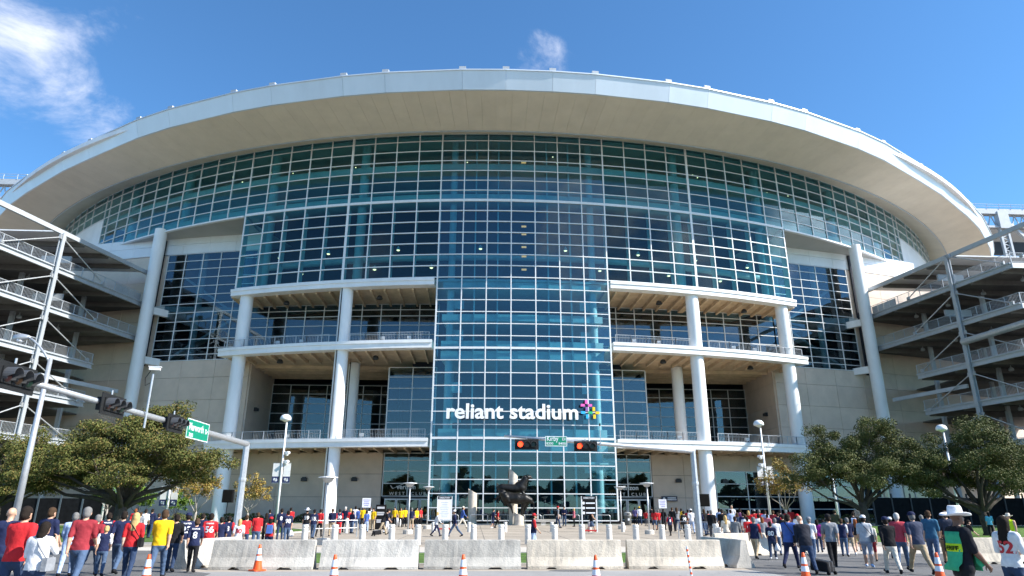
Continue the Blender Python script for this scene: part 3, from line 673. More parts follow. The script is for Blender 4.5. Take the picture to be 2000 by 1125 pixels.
# ------------------------------------------------------------------ traffic cones
M_or = mat('cone_orange', (.85,.10,.012), .5, 0, .10, 4); M_refl = mat('cone_white_band', (.78,.80,.84), .35, 0, .05); M_cbase = mat('cone_base', (.80,.10,.015), .6, 0, .12)
def cone_proto(label):
    t = thing('traffic_cone', label, 'cone', group='traffic cones'); H, r0, r1 = .71, .135, .032
    R = lambda z: r0+(r1-r0)*z/H
    obj('base', MB().prism([(.19,-.16),(.19,.16),(.16,.19),(-.16,.19),(-.19,.16),(-.19,-.16),(-.16,-.19),(.16,-.19)], 0, .035), M_cbase, t, local=True)
    b = obj('cone_body', MB().lathe([(R(.03),.03),(R(.26),.26)]+[(R(z),z) for z in (.3,.5,.6,H-.01)]+[(r1*.7,H)], (0,0,0), 20), M_or, t, local=True); smooth_by_angle(b)
    for z0, z1 in ((.28,.40),(.45,.60)):
        s = obj('reflective_band', MB().lathe([(R(z0)+.003,z0),(R(z1)+.003,z1)], (0,0,0), 20), M_refl, t, local=True); smooth_by_angle(s, 60)
    return t
cones = [(292,1083.5,'cone cut by the lower edge below the yellow polo walker'),(655,1084,'cone at the lower edge in front of the second barrier'),(905,1084,'cone at the lower edge below the bull sculpture'),(1163,1085,'cone at the lower edge in front of the sandy barrier'),(1568,1080,'cone in front of the man in the dark suit'),(1828,1080,'cone at the left elbow of the police officer')]
c0 = None
for k, (u, vt, lb) in enumerate(cones):
    p = gp(u, vt, .71); lb = 'orange and white '+lb
    if c0 is None: c0 = c = cone_proto(lb)
    else: c = copy_tree(c0); c['label'] = lb
    c.location = (p.x, p.y, .012); c.rotation_euler = (0,0,rnd(0,6))
for u, v, lb in ((545,1103,'orange and white cone standing against the first barrier'),(1925,1093,'orange and white cone behind the police officer')):
    c = copy_tree(c0); c['label'] = lb; p = gp(u, v); c.location = (p.x, min(p.y, 21.2) if u < 1000 else p.y-1.1, .012)
# leaning striped post
p = gp(1348, 1130); t = thing('marker_post', 'leaning red and white marker post at the lower edge', 'post', (p.x, p.y, 0))
b0 = Vector((p.x+.05, p.y, 0)); d = Vector((-.08,.02,.83))
obj('post', MB().tube([b0, b0+d*.95], [.028,.028], 8), M_refl, t)
for k in range(5): obj('stripe', MB().tube([b0+d*(.12+.17*k), b0+d*(.19+.17*k)], .0295, 8), M_or, t)

# ------------------------------------------------------------------ bollards
M_boll = mat('bollard_concrete', (.66,.64,.60), .8, 0, .10, 4, .2, 60)
bol = MB().lathe([(.0,.0),(.155,.0),(.155,.80),(.135,.82),(.135,.85),(.155,.87),(.155,.97),(.14,1.0),(.0,1.0)], (0,0,0), 16).mesh('bollard', M_boll)
def bollard(x, y, h, label, s=1):
    o = bpy.data.objects.new('bollard', bol); COL.objects.link(o); o.location = (x,y,0); o.scale = (s,s,h); tag(o, label, 'bollard', 'white concrete bollards'); smooth_by_angle(o); return o
us = [597,655,709,766,817,870,925,979,1031,1083,1136,1189,1241,1292,1342]
nth = ['first','second','third','fourth','fifth','sixth','seventh','eighth','ninth','tenth','eleventh','twelfth','thirteenth','fourteenth','fifteenth','sixteenth','seventeenth','eighteenth','nineteenth','twentieth']
for k, u in enumerate(us):
    p = gp(u, 1024.5, .95); bollard(p.x, p.y, .95, 'white round concrete bollard, %s from the left in the front row behind the barriers' % nth[k])
for u, v, h, lb in ((1397,1023,1.0,'behind the end-on barrier at the right'),(1456,1024,.98,'beside the man in grey shirt at the right driveway'),(1405,1030,.9,'just right of the end-on barrier')):
    p = gp(u, v, h); bollard(p.x, p.y, h, 'white round concrete bollard '+lb)
us = [846,916,987,1078,1152,1217]
for k, u in enumerate(us): p = gp(u, 1039); bollard(p.x, p.y, .72, 'smaller white bollard on the plaza, %s from the left in the rear row' % nth[k], .9)
for u in (676,): p = gp(u, 1041); bollard(p.x, p.y, 1.0, 'slim white bollard beside the man in the navy suit', .8)
p = gp(1932, 1045); bollard(p.x, p.y, .9, 'wide white concrete bollard on the right lawn edge behind the officer', 1.4)

# ------------------------------------------------------------------ lamps and poles
def bulge(c, r, h, n=14, up=True): return [(r*cos(a), h*sin(a)) for a in np.linspace(0, pi/2, 6)]
def plaza_lamp(base, H, label, banner=0, rz=0, cams=False):
    t = thing('street_lamp', label, 'lamp post', base, rz, 'tall white plaza lamps')
    x, y, z = base; po = obj('pole', MB().tube([(0,0,0),(0,0,H-.3)], [.11,.07], 12), M_white, t, local=True, smooth=True)
    obj('base_plate', MB().lathe([(.22,0),(.22,.05),(.13,.12)], (0,0,0), 12), M_galv, t, local=True)
    hd = obj('lamp_head', MB().lathe([(.05,H-.3),(.30,H-.16),(.44,H-.12),(.46,H),(.42,H+.16),(.30,H+.30),(.12,H+.36),(.0,H+.37)], (-.12,0,0), 18), M_white, t, local=True, smooth=True)
    if banner:
        zb = H*.50
        for s in ((-1, 1) if banner > 1 else (-1, 1)):
            bn = obj('banner', MB().box((s*.44, 0, zb),(.56,.02,1.55)), mat('banner_white', (.75,.74,.72), .7), t, local=True)
            obj('banner_foot', MB().box((s*.44, 0, zb-.52),(.57,.024,.5)), mat('banner_navy', (.02,.03,.10), .7), bn, local=True)
            obj('banner_emblem', MB().bar((s*.44-.14,-.02,zb-.45),(s*.44+.14,-.02,zb-.6), .01, .16).bar((s*.44-.1,-.02,zb-.62),(s*.44+.12,-.02,zb-.42), .01, .06), M_refl, bn, local=True)
            [obj('banner_arm', MB().tube([(0,0,zb+h_),(s*.76,0,zb+h_)], .02, 6), M_galv, t, local=True) for h_ in (.8,-.8)]
    if cams:
        for k, dz in enumerate((.60, .68)):
            s = 1 if cams > 0 else -1
            obj('security_camera', MB().tube([(s*.1,-.05,H*dz+.1),(s*.35,-.1,H*dz+.1)], .04, 8).tube([(s*.35,-.32,H*dz),(s*.4,.15,H*dz+.05)], [.13,.13], 10).lathe([(.0,-.25),(.12,-.18),(.16,0),(.12,.05)], (s*.3,-.05,H*dz), 10), M_white, t, local=True)
    return t
def lamp_at(ub, ut, vt, y, label, **k):
    top = yp(ut, vt, y); x = yp(ub, 1000, y).x; plaza_lamp(((top.x+x)/2, y, 0), top.z-.25, label, **k)
lamp_at(545, 558, 812, 58, 'tall white plaza lamp with banner in front of the left terrace wall', banner=2, cams=1)
lamp_at(1500, 1487, 823, 60, 'tall white plaza lamp with paired banners beside the sparse autumn tree', banner=2, cams=-1)
lamp_at(1868, 1845, 832, 58, 'tall white plaza lamp rising between the two right oaks', banner=0, cams=0)
lamp_at(323, 343, 900, 60, 'white lamp post with banner half hidden by the left oak crown', banner=2)
lamp_at(190, 232, 880, 64, 'white lamp post rising behind the left oak trunk', banner=0)
lamp_at(1632, 1625, 900, 64, 'white post standing between the oak and the right terrace column', banner=0)
def post_light(u, vt, y, label):
    top = yp(u, vt, y); H = top.z; t = thing('post_light', label, 'lamp post', (top.x, y, 0), 0, 'short plaza lights')
    obj('pole', MB().tube([(0,0,0),(0,0,H-.2)], .055, 10), M_galv, t, local=True, smooth=True)
    obj('footing', MB().lathe([(.34,0),(.34,.26),(.28,.30),(.0,.30)], (0,0,0), 14), M_conc, t, local=True)
    obj('bowl', MB().lathe([(.05,H-.25),(.20,H-.18),(.30,H-.04),(.32,H+.02)], (0,0,0), 14), M_galv, t, local=True, smooth=True)
    obj('top_disc', MB().lathe([(.50,H+.02),(.50,H+.06),(.1,H+.1)], (0,0,0), 16), M_white, t, local=True)
post_light(641, 934, 36, 'slim bowl-topped post light left of the plaza near the ramp rail')
post_light(801, 945, 50, 'bowl-topped post light left of the glass tower')
post_light(837, 952, 62, 'farther bowl-topped post light touching the tower left edge')
post_light(1263, 945, 50, 'bowl-topped post light right of the glass tower')
post_light(1211, 952, 62, 'farther bowl-topped post light touching the tower right edge')
# cobra-head street lamp
yb = 25.5; b = yp(40, 985, yb); tp = yp(99, 700, yb); H = tp.z; t = thing('street_lamp', 'cobra-head street lamp on a tall grey pole at far left', 'lamp post', (tp.x, yb, 0))
obj('pole', MB().tube([(tp.x,yb,0),(tp.x,yb,H)], [.13,.075], 14), M_galv, t, smooth=True)
hd = yp(45, 660, yb)
pts = [(tp.x, yb, H-.2)]+[(tp.x+(hd.x-tp.x)*s, yb-.05, H-.1+(hd.z-H+.15)*sin(s*pi/2)) for s in (.08,.2,.4,.62,.8)]
obj('arm', MB().tube(pts, [.045]*3+[.04]*3, 8), M_galv, t, smooth=True)
l = obj('lamp_head', MB().tube([(hd.x+.28,yb,hd.z+.02),(hd.x+.18,yb,hd.z+.03),(hd.x-.05,yb,hd.z),(hd.x-.3,yb,hd.z-.02),(hd.x-.36,yb,hd.z-.03)], [.04,.09,.17,.13,.04], 12), M_galv, t, smooth=True)
obj('lens', MB().lathe([(.02,-.19),(.12,-.15),(.15,-.06)], (hd.x-.08,yb,hd.z), 12), M_refl, l, smooth=True)

# ------------------------------------------------------------------ traffic signals
M_sig = mat('signal_black', (.016,.017,.018), .6, 0, .15, spec=.2); M_sign = mat('sign_green', (.0,.22,.13), .4, var=.05); M_visor = mat('visor_grey', (.06,.063,.068), .5)
def lens(nm, col, e): return mat('lens_'+nm, col, .3, emis=e, var=0)
def signal_head(c, rz, lit, label, mast_loc=None, s=1):
    t = thing('traffic_signal', label, 'traffic light', c, rz, 'horizontal three-lamp traffic signals')
    pl = obj('backplate', MB().box((0,.03,0),(1.30*s,.03,.56*s)), M_sig, t, local=True)
    obj('housing', MB().box((0,.13,0),(1.06*s,.2,.34*s)).box((-.36*s,-.0,0),(.33*s,.05,.33*s)).box((0,0,0),(.33*s,.05,.33*s)).box((.36*s,0,0),(.33*s,.05,.33*s)), M_sig, t, local=True)
    obj('mount', MB().tube([(0,.12,.16*s),(0,.12,.42*s)], .025, 6), M_galv, t, local=True)
    for k, (nm, on, off) in enumerate((('red',(1,.04,.01),(.015,.003,.003)),('amber',(1,.45,.02),(.022,.010,.003)),('green',(.05,.9,.4),(.003,.016,.010)))):
        x = (-.36+.36*k)*s; m = lens(nm+'_on', on, 3.0) if lit and k == 0 else lens(nm+'_off', off, 0)
        obj('lens', MB().tube([(x,-.03,0),(x,-.05,0)], [.145*s,.12*s], 16), m, t, local=True)
        mb = MB(); n = 14; r = .155*s
        for i in range(n):
            a0, a1 = radians(-35+250*i/n), radians(-35+250*(i+1)/n)
            L0, L1 = (.27 if sin(a0) > -.2 else .12), (.27 if sin(a1) > -.2 else .12)
            f = lambda a, rr, y: (x+rr*cos(a), y, rr*sin(a))
            mb.hexa([f(a0,r,-.02),f(a1,r,-.02),f(a1,r,-L1),f(a0,r,-L0),f(a0,r+.012,-.02),f(a1,r+.012,-.02),f(a1,r+.012,-L1),f(a0,r+.012,-L0)])
        obj('visor', mb, M_visor, t, local=True)
    return t
def street_sign(c, rz, lines, w, h, label):
    t = thing('street_sign', label, 'street sign', c, rz)
    b = obj('sign_plate', MB().box((0,0,0),(w,.03,h)), M_sign, t, local=True)
    obj('sign_border', MB().box((0,-.017,h/2-.02),(w,.006,.03)).box((0,-.017,-h/2+.02),(w,.006,.03)).box((w/2-.015,-.017,0),(.03,.006,h)).box((-w/2+.015,-.017,0),(.03,.006,h)), M_refl, t, local=True)
    for s, x, z, sz, fw in lines:
        me = text_mesh(s, sz, .004, .004*sz, 'CENTER'); me.materials.append(M_refl); xs = [v.co.x for v in me.vertices]; k = fw/(max(xs)-min(xs))
        for v in me.vertices: v.co.x *= k
        o = bpy.data.objects.new('lettering', me); o.location = (x,-.022,z); o.rotation_euler = FRONT; COL.objects.link(o); o.parent = t
    obj('bracket', MB().box((0,.06,0),(.08,.1,h*.7)), M_galv, t, local=True)
    return t
def mast(base, H, arm, label, lean=0):
    t = thing('signal_mast', label, 'signal pole', base, 0)
    p = Vector(base); top = p+Vector((0,0,H))
    obj('pole', MB().tube([p, top], [.19,.15], 8), M_galv, t)
    obj('base_plate', MB().box((p.x,p.y,.05),(.5,.5,.1)), M_galv, t); obj('collar', MB().lathe([(.19,H*.62),(.2,H*.64),(.19,H*.66)], p, 8), M_galv, t)
    a = Vector(arm); d = (a-top).normalized()
    obj('mast_arm', MB().tube([top-d*.1, top+d*.4, top+(a-top)*.5, a], [.14,.135,.10,.06], 10), M_galv, t, smooth=True)
    return t
# left mast: arm reaches out over the road towards the camera
zL = 4.75; pe = gp(482, 868, zL); b = Vector((-17.75, 35.6, 0))
b = Vector((pe.x, pe.y, 0)); e = yp(-60, 712, 14.6)
mast(b, zL+.02, e, 'grey signal mast with a long arm over the road at left')
top = Vector((b.x, b.y, zL)); 
def on_arm(u):
    best = min((i/400 for i in range(401)), key=lambda s: abs(proj_u(top+(e-top)*s)-u)); return top+(e-top)*best
def proj_u(p):
    d = Vector(p)-Vector((CX,0,CH)); return 1000+FPX*d.dot(_R)/d.dot(_F)
arz = atan2(e.y-top.y, e.x-top.x); slope = atan2(e.z-top.z, hypot(e.x-top.x, e.y-top.y))
for u, lb in ((16,'dark signal head cut by the left picture edge'),(208,'dark signal head in the middle of the left mast arm'),(332,'dark signal head next to the green Murworth sign')):
    p = on_arm(u); t = signal_head((p.x+.22, p.y, p.z-.05), arz+pi, False, lb, s=1.1); t.rotation_euler[1] = slope
p = on_arm(378); t = street_sign((p.x+.17, p.y-.0, p.z-.06), arz+pi, (('Murworth',-.22,-.06,.42,1.55),('Dr',.90,-.06,.28,.28),('300',-.72,-.31,.22,.42)), 2.35, .74, 'green street sign reading Murworth on the left mast arm'); t.rotation_euler[1] = slope
p = on_arm(276); t = thing('traffic_camera', 'white traffic camera on a riser above the left mast arm', 'camera', p)
q = Vector(p)+Vector((.16,0,0)); obj('riser', MB().tube([(q.x,q.y,p.z-.45),(q.x,q.y,p.z+1.35)], .035, 8), M_galv, t)
obj('camera_body', MB().box((q.x+.05,q.y-.05,p.z+1.52),(.34,.12,.10),.2).box((q.x+.05,q.y-.05,p.z+1.58),(.40,.15,.02),.2), M_white, t)
obj('cable', MB().tube([(q.x-.1,q.y,p.z+1.45),(q.x-.24,q.y,p.z+1.2),(q.x-.2,q.y,p.z+.95),(q.x-.04,q.y,p.z+1.05)], .012, 5), M_black, t)
# right mast: arm runs left across the tower
zR = 4.75; pe = gp(1353, 882, zR); e = yp(985, 851.5, pe.y-2.2)
mast((pe.x, pe.y, 0), zR+.02, e, 'grey signal mast right of the tower with its arm pointing left')
top = Vector((pe.x, pe.y, zR))
for u, v, lb in ((1029,868,'red lit signal head left of the green Kirby sign'),(1144,871.5,'red lit signal head right of the green Kirby sign')):
    p = on_arm(u); q = yp(u, v, p.y-.25); signal_head(q, .02, True, lb, s=.95)
p = on_arm(1086); q = yp(1086, 862, p.y-.2); street_sign(q, .02, (('Kirby',-.19,.02,.36,.60),('Dr',.42,.05,.20,.19),('8300',-.33,-.17,.17,.36),('8400',.32,-.17,.17,.38)), 1.16, .52, 'green street sign reading Kirby between two red signals')
p = on_arm(1172); t = thing('signal_detector', 'thin upright detector rod clamped to the right mast arm', 'rod', p)
obj('rod', MB().tube([(p.x,p.y-.2,p.z-.30),(p.x,p.y-.2,p.z+.95)], .018, 8), M_galv, t); obj('sensor', MB().box((p.x,p.y-.2,p.z+1.0),(.07,.12,.12)), M_black, t); obj('clamp', MB().box((p.x,p.y-.1,p.z),(.1,.25,.1)), M_galv, t)

# ------------------------------------------------------------------ signs, bins, rails on the plaza
def board(u, v0, y, w, h, label, dark):
    p = yp(u, v0, y); t = thing('directory_board', label, 'sign', (p.x, y, 0)); H = p.z
    for s in (-1, 1): obj('leg', MB().box((s*w/2,0,H/2),(.09,.08,H)), M_white, t, local=True)
    b = obj('board_face', MB().box((0,0,H-h/2),(w,.06,h)), M_black if dark else mat('board_white', (.78,.79,.80), .5), t, local=True)
    obj('header', MB().box((0,-.036,H-.13),(w,.01,.24)), M_dark, b, local=True)
    text_o = text_mesh('DIRECTORY', .16, .004, .003, 'CENTER'); text_o.materials.append(M_refl); o = bpy.data.objects.new('lettering', text_o); o.location = (0,-.045,H-.19); o.rotation_euler = FRONT; COL.objects.link(o); o.parent = t
    if dark:
        for k in range(3):
            obj('direction_line', MB().box((.1,-.036,H-.52-.36*k),(w*.62,.01,.10)), M_refl, b, local=True); obj('direction_arrow', MB().tube([(-w*.38,-.03,H-.52-.36*k),(-w*.38,-.045,H-.52-.36*k)], .11, 10), M_refl, b, local=True)
    else:
        for k in range(9): obj('text_line', MB().box((0,-.034,H-.5-.14*k),(w*rnd(.4,.7),.006,.035)), mat('print_grey', (.45,.50,.6), .6), b, local=True)
    obj('red_foot', MB().box((-.1,.1,.12),(w*1.1,.25,.1)), mat('red_paint', (.5,.02,.02), .5), t, local=True)
board(869, 969, 58, 1.15, 1.85, 'white notice board on legs left of the broken stone column', False)
board(1150, 969, 54, 1.15, 1.35, 'black directory board with three white lines right of the bull sculpture', True)
def placard(u, v, y, label, w=.62, h=.66):
    p = yp(u, v, y); t = thing('placard', label, 'sign', (p.x,y,0)); obj('stick', MB().box((p.x,y,p.z/2),(.04,.03,p.z)), M_dark, t)
    b = obj('sheet', MB().box((p.x,y-.03,p.z),(w,.02,h)), mat('sheet_white', (.80,.80,.84), .6), t)
    for k in range(4): obj('print_line', MB().box((p.x,y-.045,p.z+.2-.13*k),(w*(.75,.6,.66,.5)[k],.006,.045)), mat('print_violet', (.30,.28,.60), .6), b)
placard(716, 982, 52, 'white placard on a stick held above the queue left of the tower'); placard(1294, 984, 54, 'white placard on a stick above the queue right of the tower')
p = yp(1311, 974, 88); t = thing('wall_sign', 'dark navy sign with white lettering on the beige wall right of the doors', 'sign', (p.x, 88.9, 0))
b = obj('sign_plate', MB().box((p.x, 88.85, p.z),(2.1,.08,.62)), mat('sign_navy', (.03,.035,.07), .5), t)
obj('text_line', MB().box((p.x+.3,88.79,p.z+.1),(1.1,.02,.12)).box((p.x+.3,88.79,p.z-.12),(1.2,.02,.12)), M_refl, b); obj('emblem', MB().tube([(p.x-.7,88.8,p.z),(p.x-.7,88.77,p.z)], .16, 10), M_refl, b)
def pa_speaker(u, v, y, label, s=1):
    p = yp(u, v, y); t = thing('loudspeaker', label, 'loudspeaker', (p.x,y,0)); obj('stand', MB().tube([(p.x,y,.35),(p.x,y,p.z)], .025, 6), M_black, t)
    for k in range(3): a = 2.1*k+.5; obj('leg', MB().tube([(p.x,y,.7),(p.x+.45*cos(a),y+.45*sin(a),.0)], .018, 5), M_black, t)
    obj('cabinet', MB().box((p.x,y,p.z),(.62*s,.5,.75*s), .2), M_black, t); obj('grille', MB().box((p.x,y-.27,p.z),(.54*s,.03,.66*s), .2), mat('grille', (.006,.006,.006), .8, spec=.05), t)
pa_speaker(446, 969, 52, 'black loudspeaker on a stand in front of the left beige wall', 1.2); pa_speaker(1374, 977, 52, 'black loudspeaker on a stand beside the right mast pole', 1.2)
def bin_(u, v, label):
    p = gp(u, v); t = thing('litter_bin', label, 'litter bin', p)
    obj('bin_body', MB().lathe([(.30,0),(.36,.1),(.38,.95),(.40,1.0)], (0,0,0), 16), mat('bin_grey', (.13,.13,.12), .7, 0, .2, 8), t, local=True, smooth=True)
    obj('lid', MB().lathe([(.42,1.0),(.42,1.08),(.36,1.28),(.2,1.36),(.0,1.37)], (0,0,0), 16), mat('bin_lid', (.30,.30,.29), .5), t, local=True)
    obj('opening', MB().box((0,-.37,1.17),(.3,.1,.12)), M_black, t, local=True); obj('sticker', MB().box((0,-.385,.6),(.2,.03,.22)), M_refl, t, local=True)
bin_(1227, 1026, 'grey round litter bin right of the tower corner'); 
t = thing('tub', 'white tub with a dark lid left of the tower doors', 'tub', gp(777, 1028)); obj('tub_body', MB().lathe([(.30,0),(.40,.85)], (0,0,0), 16), M_white, t, local=True, smooth=True); obj('lid', MB().lathe([(.42,.85),(.42,1.15),(.3,1.2)], (0,0,0), 16), M_dark, t, local=True)
p = gp(742, 1034); t = thing('notice_totem', 'black free-standing totem with white panels in the left queue', 'sign', p); b = obj('totem_body', MB().box((0,0,1.0),(.85,.35,2.0)), M_black, t, local=True)
for k, (z, h) in enumerate(((1.75,.16),(1.35,.12),(1.2,.12),(.75,.12),(.6,.12))): obj('white_panel', MB().box((0,-.18,z),(.62,.02,h)), mat('totem_print', (.5,.5,.52), .6), b, local=True)
for k, u in enumerate((1188, 1205)):
    p = gp(u, 1024); t = thing('cable_box', 'low black equipment box at the tower corner, %s one' % ('left','right')[k], 'box', p); obj('box_body', MB().box((0,0,.62),(1.25,.6,1.15)), M_black, t, local=True); obj('lid', MB().box((0,0,1.22),(1.3,.65,.06)), M_dark, t, local=True)
def crowd_rail(u, v, w, label, n=6):
    p = gp(u, v); t = thing('crowd_rail', label, 'railing', p, 0, 'tubular crowd rails'); H = 1.05
    obj('frame', MB().tube([(-w/2,0,0),(-w/2,0,H-.1),(-w/2+.1,0,H),(w/2-.1,0,H),(w/2,0,H-.1),(w/2,0,0)], .035, 8), M_galv, t, local=True)
    return t
for k, u in enumerate((935, 977, 1008, 1040, 1078, 1115)): crowd_rail(u, 1025.5, 1.9, 'bent tube rail on the tower lawn, %s from the left' % nth[k])
for u, lb in ((880,'bent tube rail between the notice board and the broken column'),(1178,'bent tube rail right of the directory board')): crowd_rail(u, 1026, 1.6, lb)
p = gp(634, 1052); t = thing('ramp_rail', 'galvanised double handrail beside the kerb ramp left', 'handrail', p)
obj('rail', MB().tube([(-.8,0,1.0),(1.5,2.2,1.0)], .02, 8).tube([(-.8,0,.55),(1.5,2.2,.55)], .02, 8), M_galv, t, local=True)
for s in (0, .5, 1): obj('post', MB().tube([(-.8+2.3*s,2.2*s,0),(-.8+2.3*s,2.2*s,1.0)], .03, 8), M_galv, t, local=True)
p = gp(1382, 1056); t = thing('ramp_rail', 'galvanised double handrail beside the kerb ramp right', 'handrail', p)
obj('rail', MB().tube([(.6,0,1.0),(-1.0,2.2,1.0)], .02, 8).tube([(.6,0,.55),(-1.0,2.2,.55)], .02, 8), M_galv, t, local=True)
for s in (0, .5, 1): obj('post', MB().tube([(.6-1.6*s,2.2*s,0),(.6-1.6*s,2.2*s,1.0)], .03, 8), M_galv, t, local=True)
t = thing('stone_bench', 'low pale stone bench on the tower lawn', 'bench', (2.6, 74.5, 0)); obj('seat', MB().hexa([(-1.6,-.3,.35),(1.6,-.3,.35),(1.6,.3,.35),(-1.6,.3,.35),(-1.8,-.35,.62),(1.8,-.35,.62),(1.8,.35,.62),(-1.8,.35,.62)]), M_conc, t, local=True); obj('foot', MB().box((-.9,0,.18),(.5,.45,.34)).box((.9,0,.18),(.5,.45,.34)), M_conc, t, local=True)
# screened fence at far left under the ramp
M_screen = mat('black_screen', (.008,.009,.010), .8, 0, .3, 2, spec=.1)
t = thing('screened_fence', 'tall black screened fence under the left pedestrian ramp', 'fence', (-48, 74, 0))
for k in range(14):
    x = -70+2.2*k; obj('fence_post', MB().box((x,74,1.6),(.14,.14,3.2)), mat('fence_post', (.05,.07,.085), .5), t)
    if k < 13: obj('screen_panel', MB().box((x+1.1,74.05,1.35),(2.04,.04,2.5)), M_screen, t)
obj('top_rail', MB().box((-55.7,74,3.0),(28.6,.08,.08)), M_dark, t)
t = thing('screened_fence', 'black screened fence in deep shade behind the right oaks', 'fence', (52, 74, 0))
for k in range(16):
    x = 39+2.2*k; obj('fence_post', MB().box((x,76,1.7),(.14,.14,3.4)), M_dark, t)
    if k < 15: obj('screen_panel', MB().box((x+1.1,76.05,1.5),(2.04,.04,2.9)), M_screen, t)
for k, (x0, x1, y) in enumerate(((-42,-19.5,86.6),(27,50,88.3))):
    mb = MB(); rr = random.Random(5+k)
    for i in range(5200):
        x = rr.uniform(x0, x1); z = .05+rr.random()**.8*.95*(0.8+.3*sin(x*2.1)); y_ = y+rr.uniform(-.6,.6); s = rr.uniform(.05,.1); d = Vector((rr.uniform(-1,1),rr.uniform(-1,1),rr.uniform(-1,1))).normalized(); e_ = d.orthogonal().normalized()
        c = Vector((x,y_,z)); mb.add([c-d*s-e_*s*.5, c+d*s-e_*s*.5, c+d*s+e_*s*.5, c-d*s+e_*s*.5], [(0,1,2,3)])
    o = obj('hedge', mb, M_leaf_dark); tag(o, ('low dark hedge along the left beige wall','low dark hedge along the right ground floor glazing')[k], 'hedge')

# ------------------------------------------------------------------ trees
def leaf_quads(mb, rr, c, r, n, s0, s1):
    for i in range(n):
        d = Vector((rr.gauss(0,1), rr.gauss(0,1), rr.gauss(0,1))).normalized()
        p = Vector(c)+Vector((d.x*r[0], d.y*r[1], d.z*r[2]))*(rr.random()**.45)
        s = rr.uniform(s0, s1); a = (d*.6+Vector((rr.uniform(-1,1),rr.uniform(-1,1),rr.uniform(-.3,1)))).normalized(); t_ = a.orthogonal().normalized(); t_.rotate(Matrix.Rotation(rr.uniform(0,6.28), 3, a)); b_ = a.cross(t_)
        mb.add([p-t_*s, p-b_*s*.5, p+t_*s, p+b_*s*.5+a*s*.15], [(0,1,2,3)])
def tree(name, label, base, H, spread, clumps, leafm, barkm, tr, trunk_h, seed, nleaf=15000, s=(.07,.15), group=None, bare=0, flat=.55):
    rr = random.Random(seed); base = Vector(base); t = thing(name, label, 'tree', base, 0, group)
    tk = MB(); n_l = 6; limbs = []
    top = base+Vector((rr.uniform(-.2,.2), rr.uniform(-.2,.2), trunk_h))
    tk.tube([base, base+Vector((0,0,.25)), base+(top-base)*.55, top], [tr*1.5, tr*1.1, tr, tr*.9], 10)
    lm = MB(); tg = MB()
    for k, (cx, cz, rx, rz, cy) in enumerate(clumps):
        c = base+Vector((cx*spread, cy*spread, cz*H))
        st = base+(top-base)*rr.uniform(.7,1.0); mid = st+(c-st)*.5+Vector((rr.uniform(-.3,.3),rr.uniform(-.3,.3),-.25+rr.uniform(-.2,.3)))
        lm.tube([st, st+(mid-st)*.5+Vector((0,0,.12)), mid, c], [tr*.5, tr*.38, tr*.26, tr*.10], 7)
        for j in range(5+bare):
            d = Vector((rr.uniform(-1,1)*rx*spread, rr.uniform(-1,1)*rx*spread, rr.uniform(-.4,1)*rz*H)); q = mid+(c-mid)*rr.uniform(.2,1)
            tg.tube([q, q+d*.5+Vector((0,0,.1)), q+d*1.0], [tr*.09, tr*.06, tr*.025], 4, cap=False)
    obj('trunk', tk, barkm, t, smooth=True); obj('limbs', lm, barkm, t, smooth=True); obj('twigs', tg, barkm, t)
    lf = MB(); tot = sum(a[2]*a[2]*a[3] for a in clumps)
    for cx, cz, rx, rz, cy in clumps:
        c = base+Vector((cx*spread, cy*spread, cz*H)); n = int(nleaf*rx*rx*rz/tot)
        for j in range(10):       # sub-clumps make an uneven, broken outline
            d = Vector((rr.gauss(0,1), rr.gauss(0,1), rr.gauss(0,1))).normalized(); k = rr.uniform(.45,1.0)
            q = c+Vector((d.x*rx*spread*k, d.y*rx*spread*k, d.z*rz*H*k)); f = rr.uniform(.30,.55)
            leaf_quads(lf, rr, q, (rx*spread*f, rx*spread*f, rz*H*f*.9), n//10, *s)
    o = obj('crown', lf, leafm, t); return t
def pos(u, y): p = yp(u, 1000, y); return (p.x, y, 0)
oakL = [(-.55,.40,.26,.11,-.05),(.08,.42,.26,.10,-.3),(-.25,.50,.30,.14,.15),(.22,.50,.30,.13,.15),(-.05,.78,.24,.13,-.1),(-.62,.52,.26,.15,.0),(-.30,.62,.28,.17,.1),(.02,.70,.30,.19,.0),(.32,.60,.27,.17,-.1),(.55,.52,.22,.14,.1),(.12,.84,.22,.13,.1),(-.12,.55,.3,.14,-.3),(.28,.88,.14,.12,.0),(-.85,.46,.18,.12,.1),(.05,.5,.26,.12,.35),(-.45,.42,.22,.09,.2),(.40,.44,.2,.09,.2)]
tree('oak_tree', 'broad olive-green oak at the left with a dark forked trunk', pos(236,44), 8.5, 8.3, oakL, M_leaf_oak, M_bark, .36, 2.2, 11, 95000, (.045,.09))
tree('oak_tree', 'green oak crown cut by the left picture edge', pos(-10,52), 7.6, 7.0, oakL, M_leaf_oak, M_bark, .33, 2.2, 12, 50000, (.05,.09))
oakR = [(-.3,.47,.3,.12,.1),(.28,.52,.32,.14,-.1),(-.2,.66,.28,.15,.1),(.35,.74,.26,.14,.1),(-.60,.50,.28,.14,.0),(-.38,.74,.24,.14,.0),(.0,.62,.34,.18,.0),(.25,.86,.26,.14,.0),(.55,.64,.26,.16,.0),(.62,.48,.24,.12,.1),(-.10,.50,.30,.13,-.3),(-.80,.44,.16,.09,.0),(.05,.55,.3,.14,.3)]
tree('oak_tree', 'dense dark green oak right of the terrace with a single upright trunk', pos(1690,48), 8.7, 6.0, oakR, M_leaf_dark, M_bark, .27, 2.3, 13, 70000, (.04,.085))
tree('oak_tree', 'dark oak near the right picture edge with spreading low limbs', pos(1925,46), 8.3, 6.3, oakL, M_leaf_dark, M_bark, .33, 1.9, 14, 70000, (.04,.085))
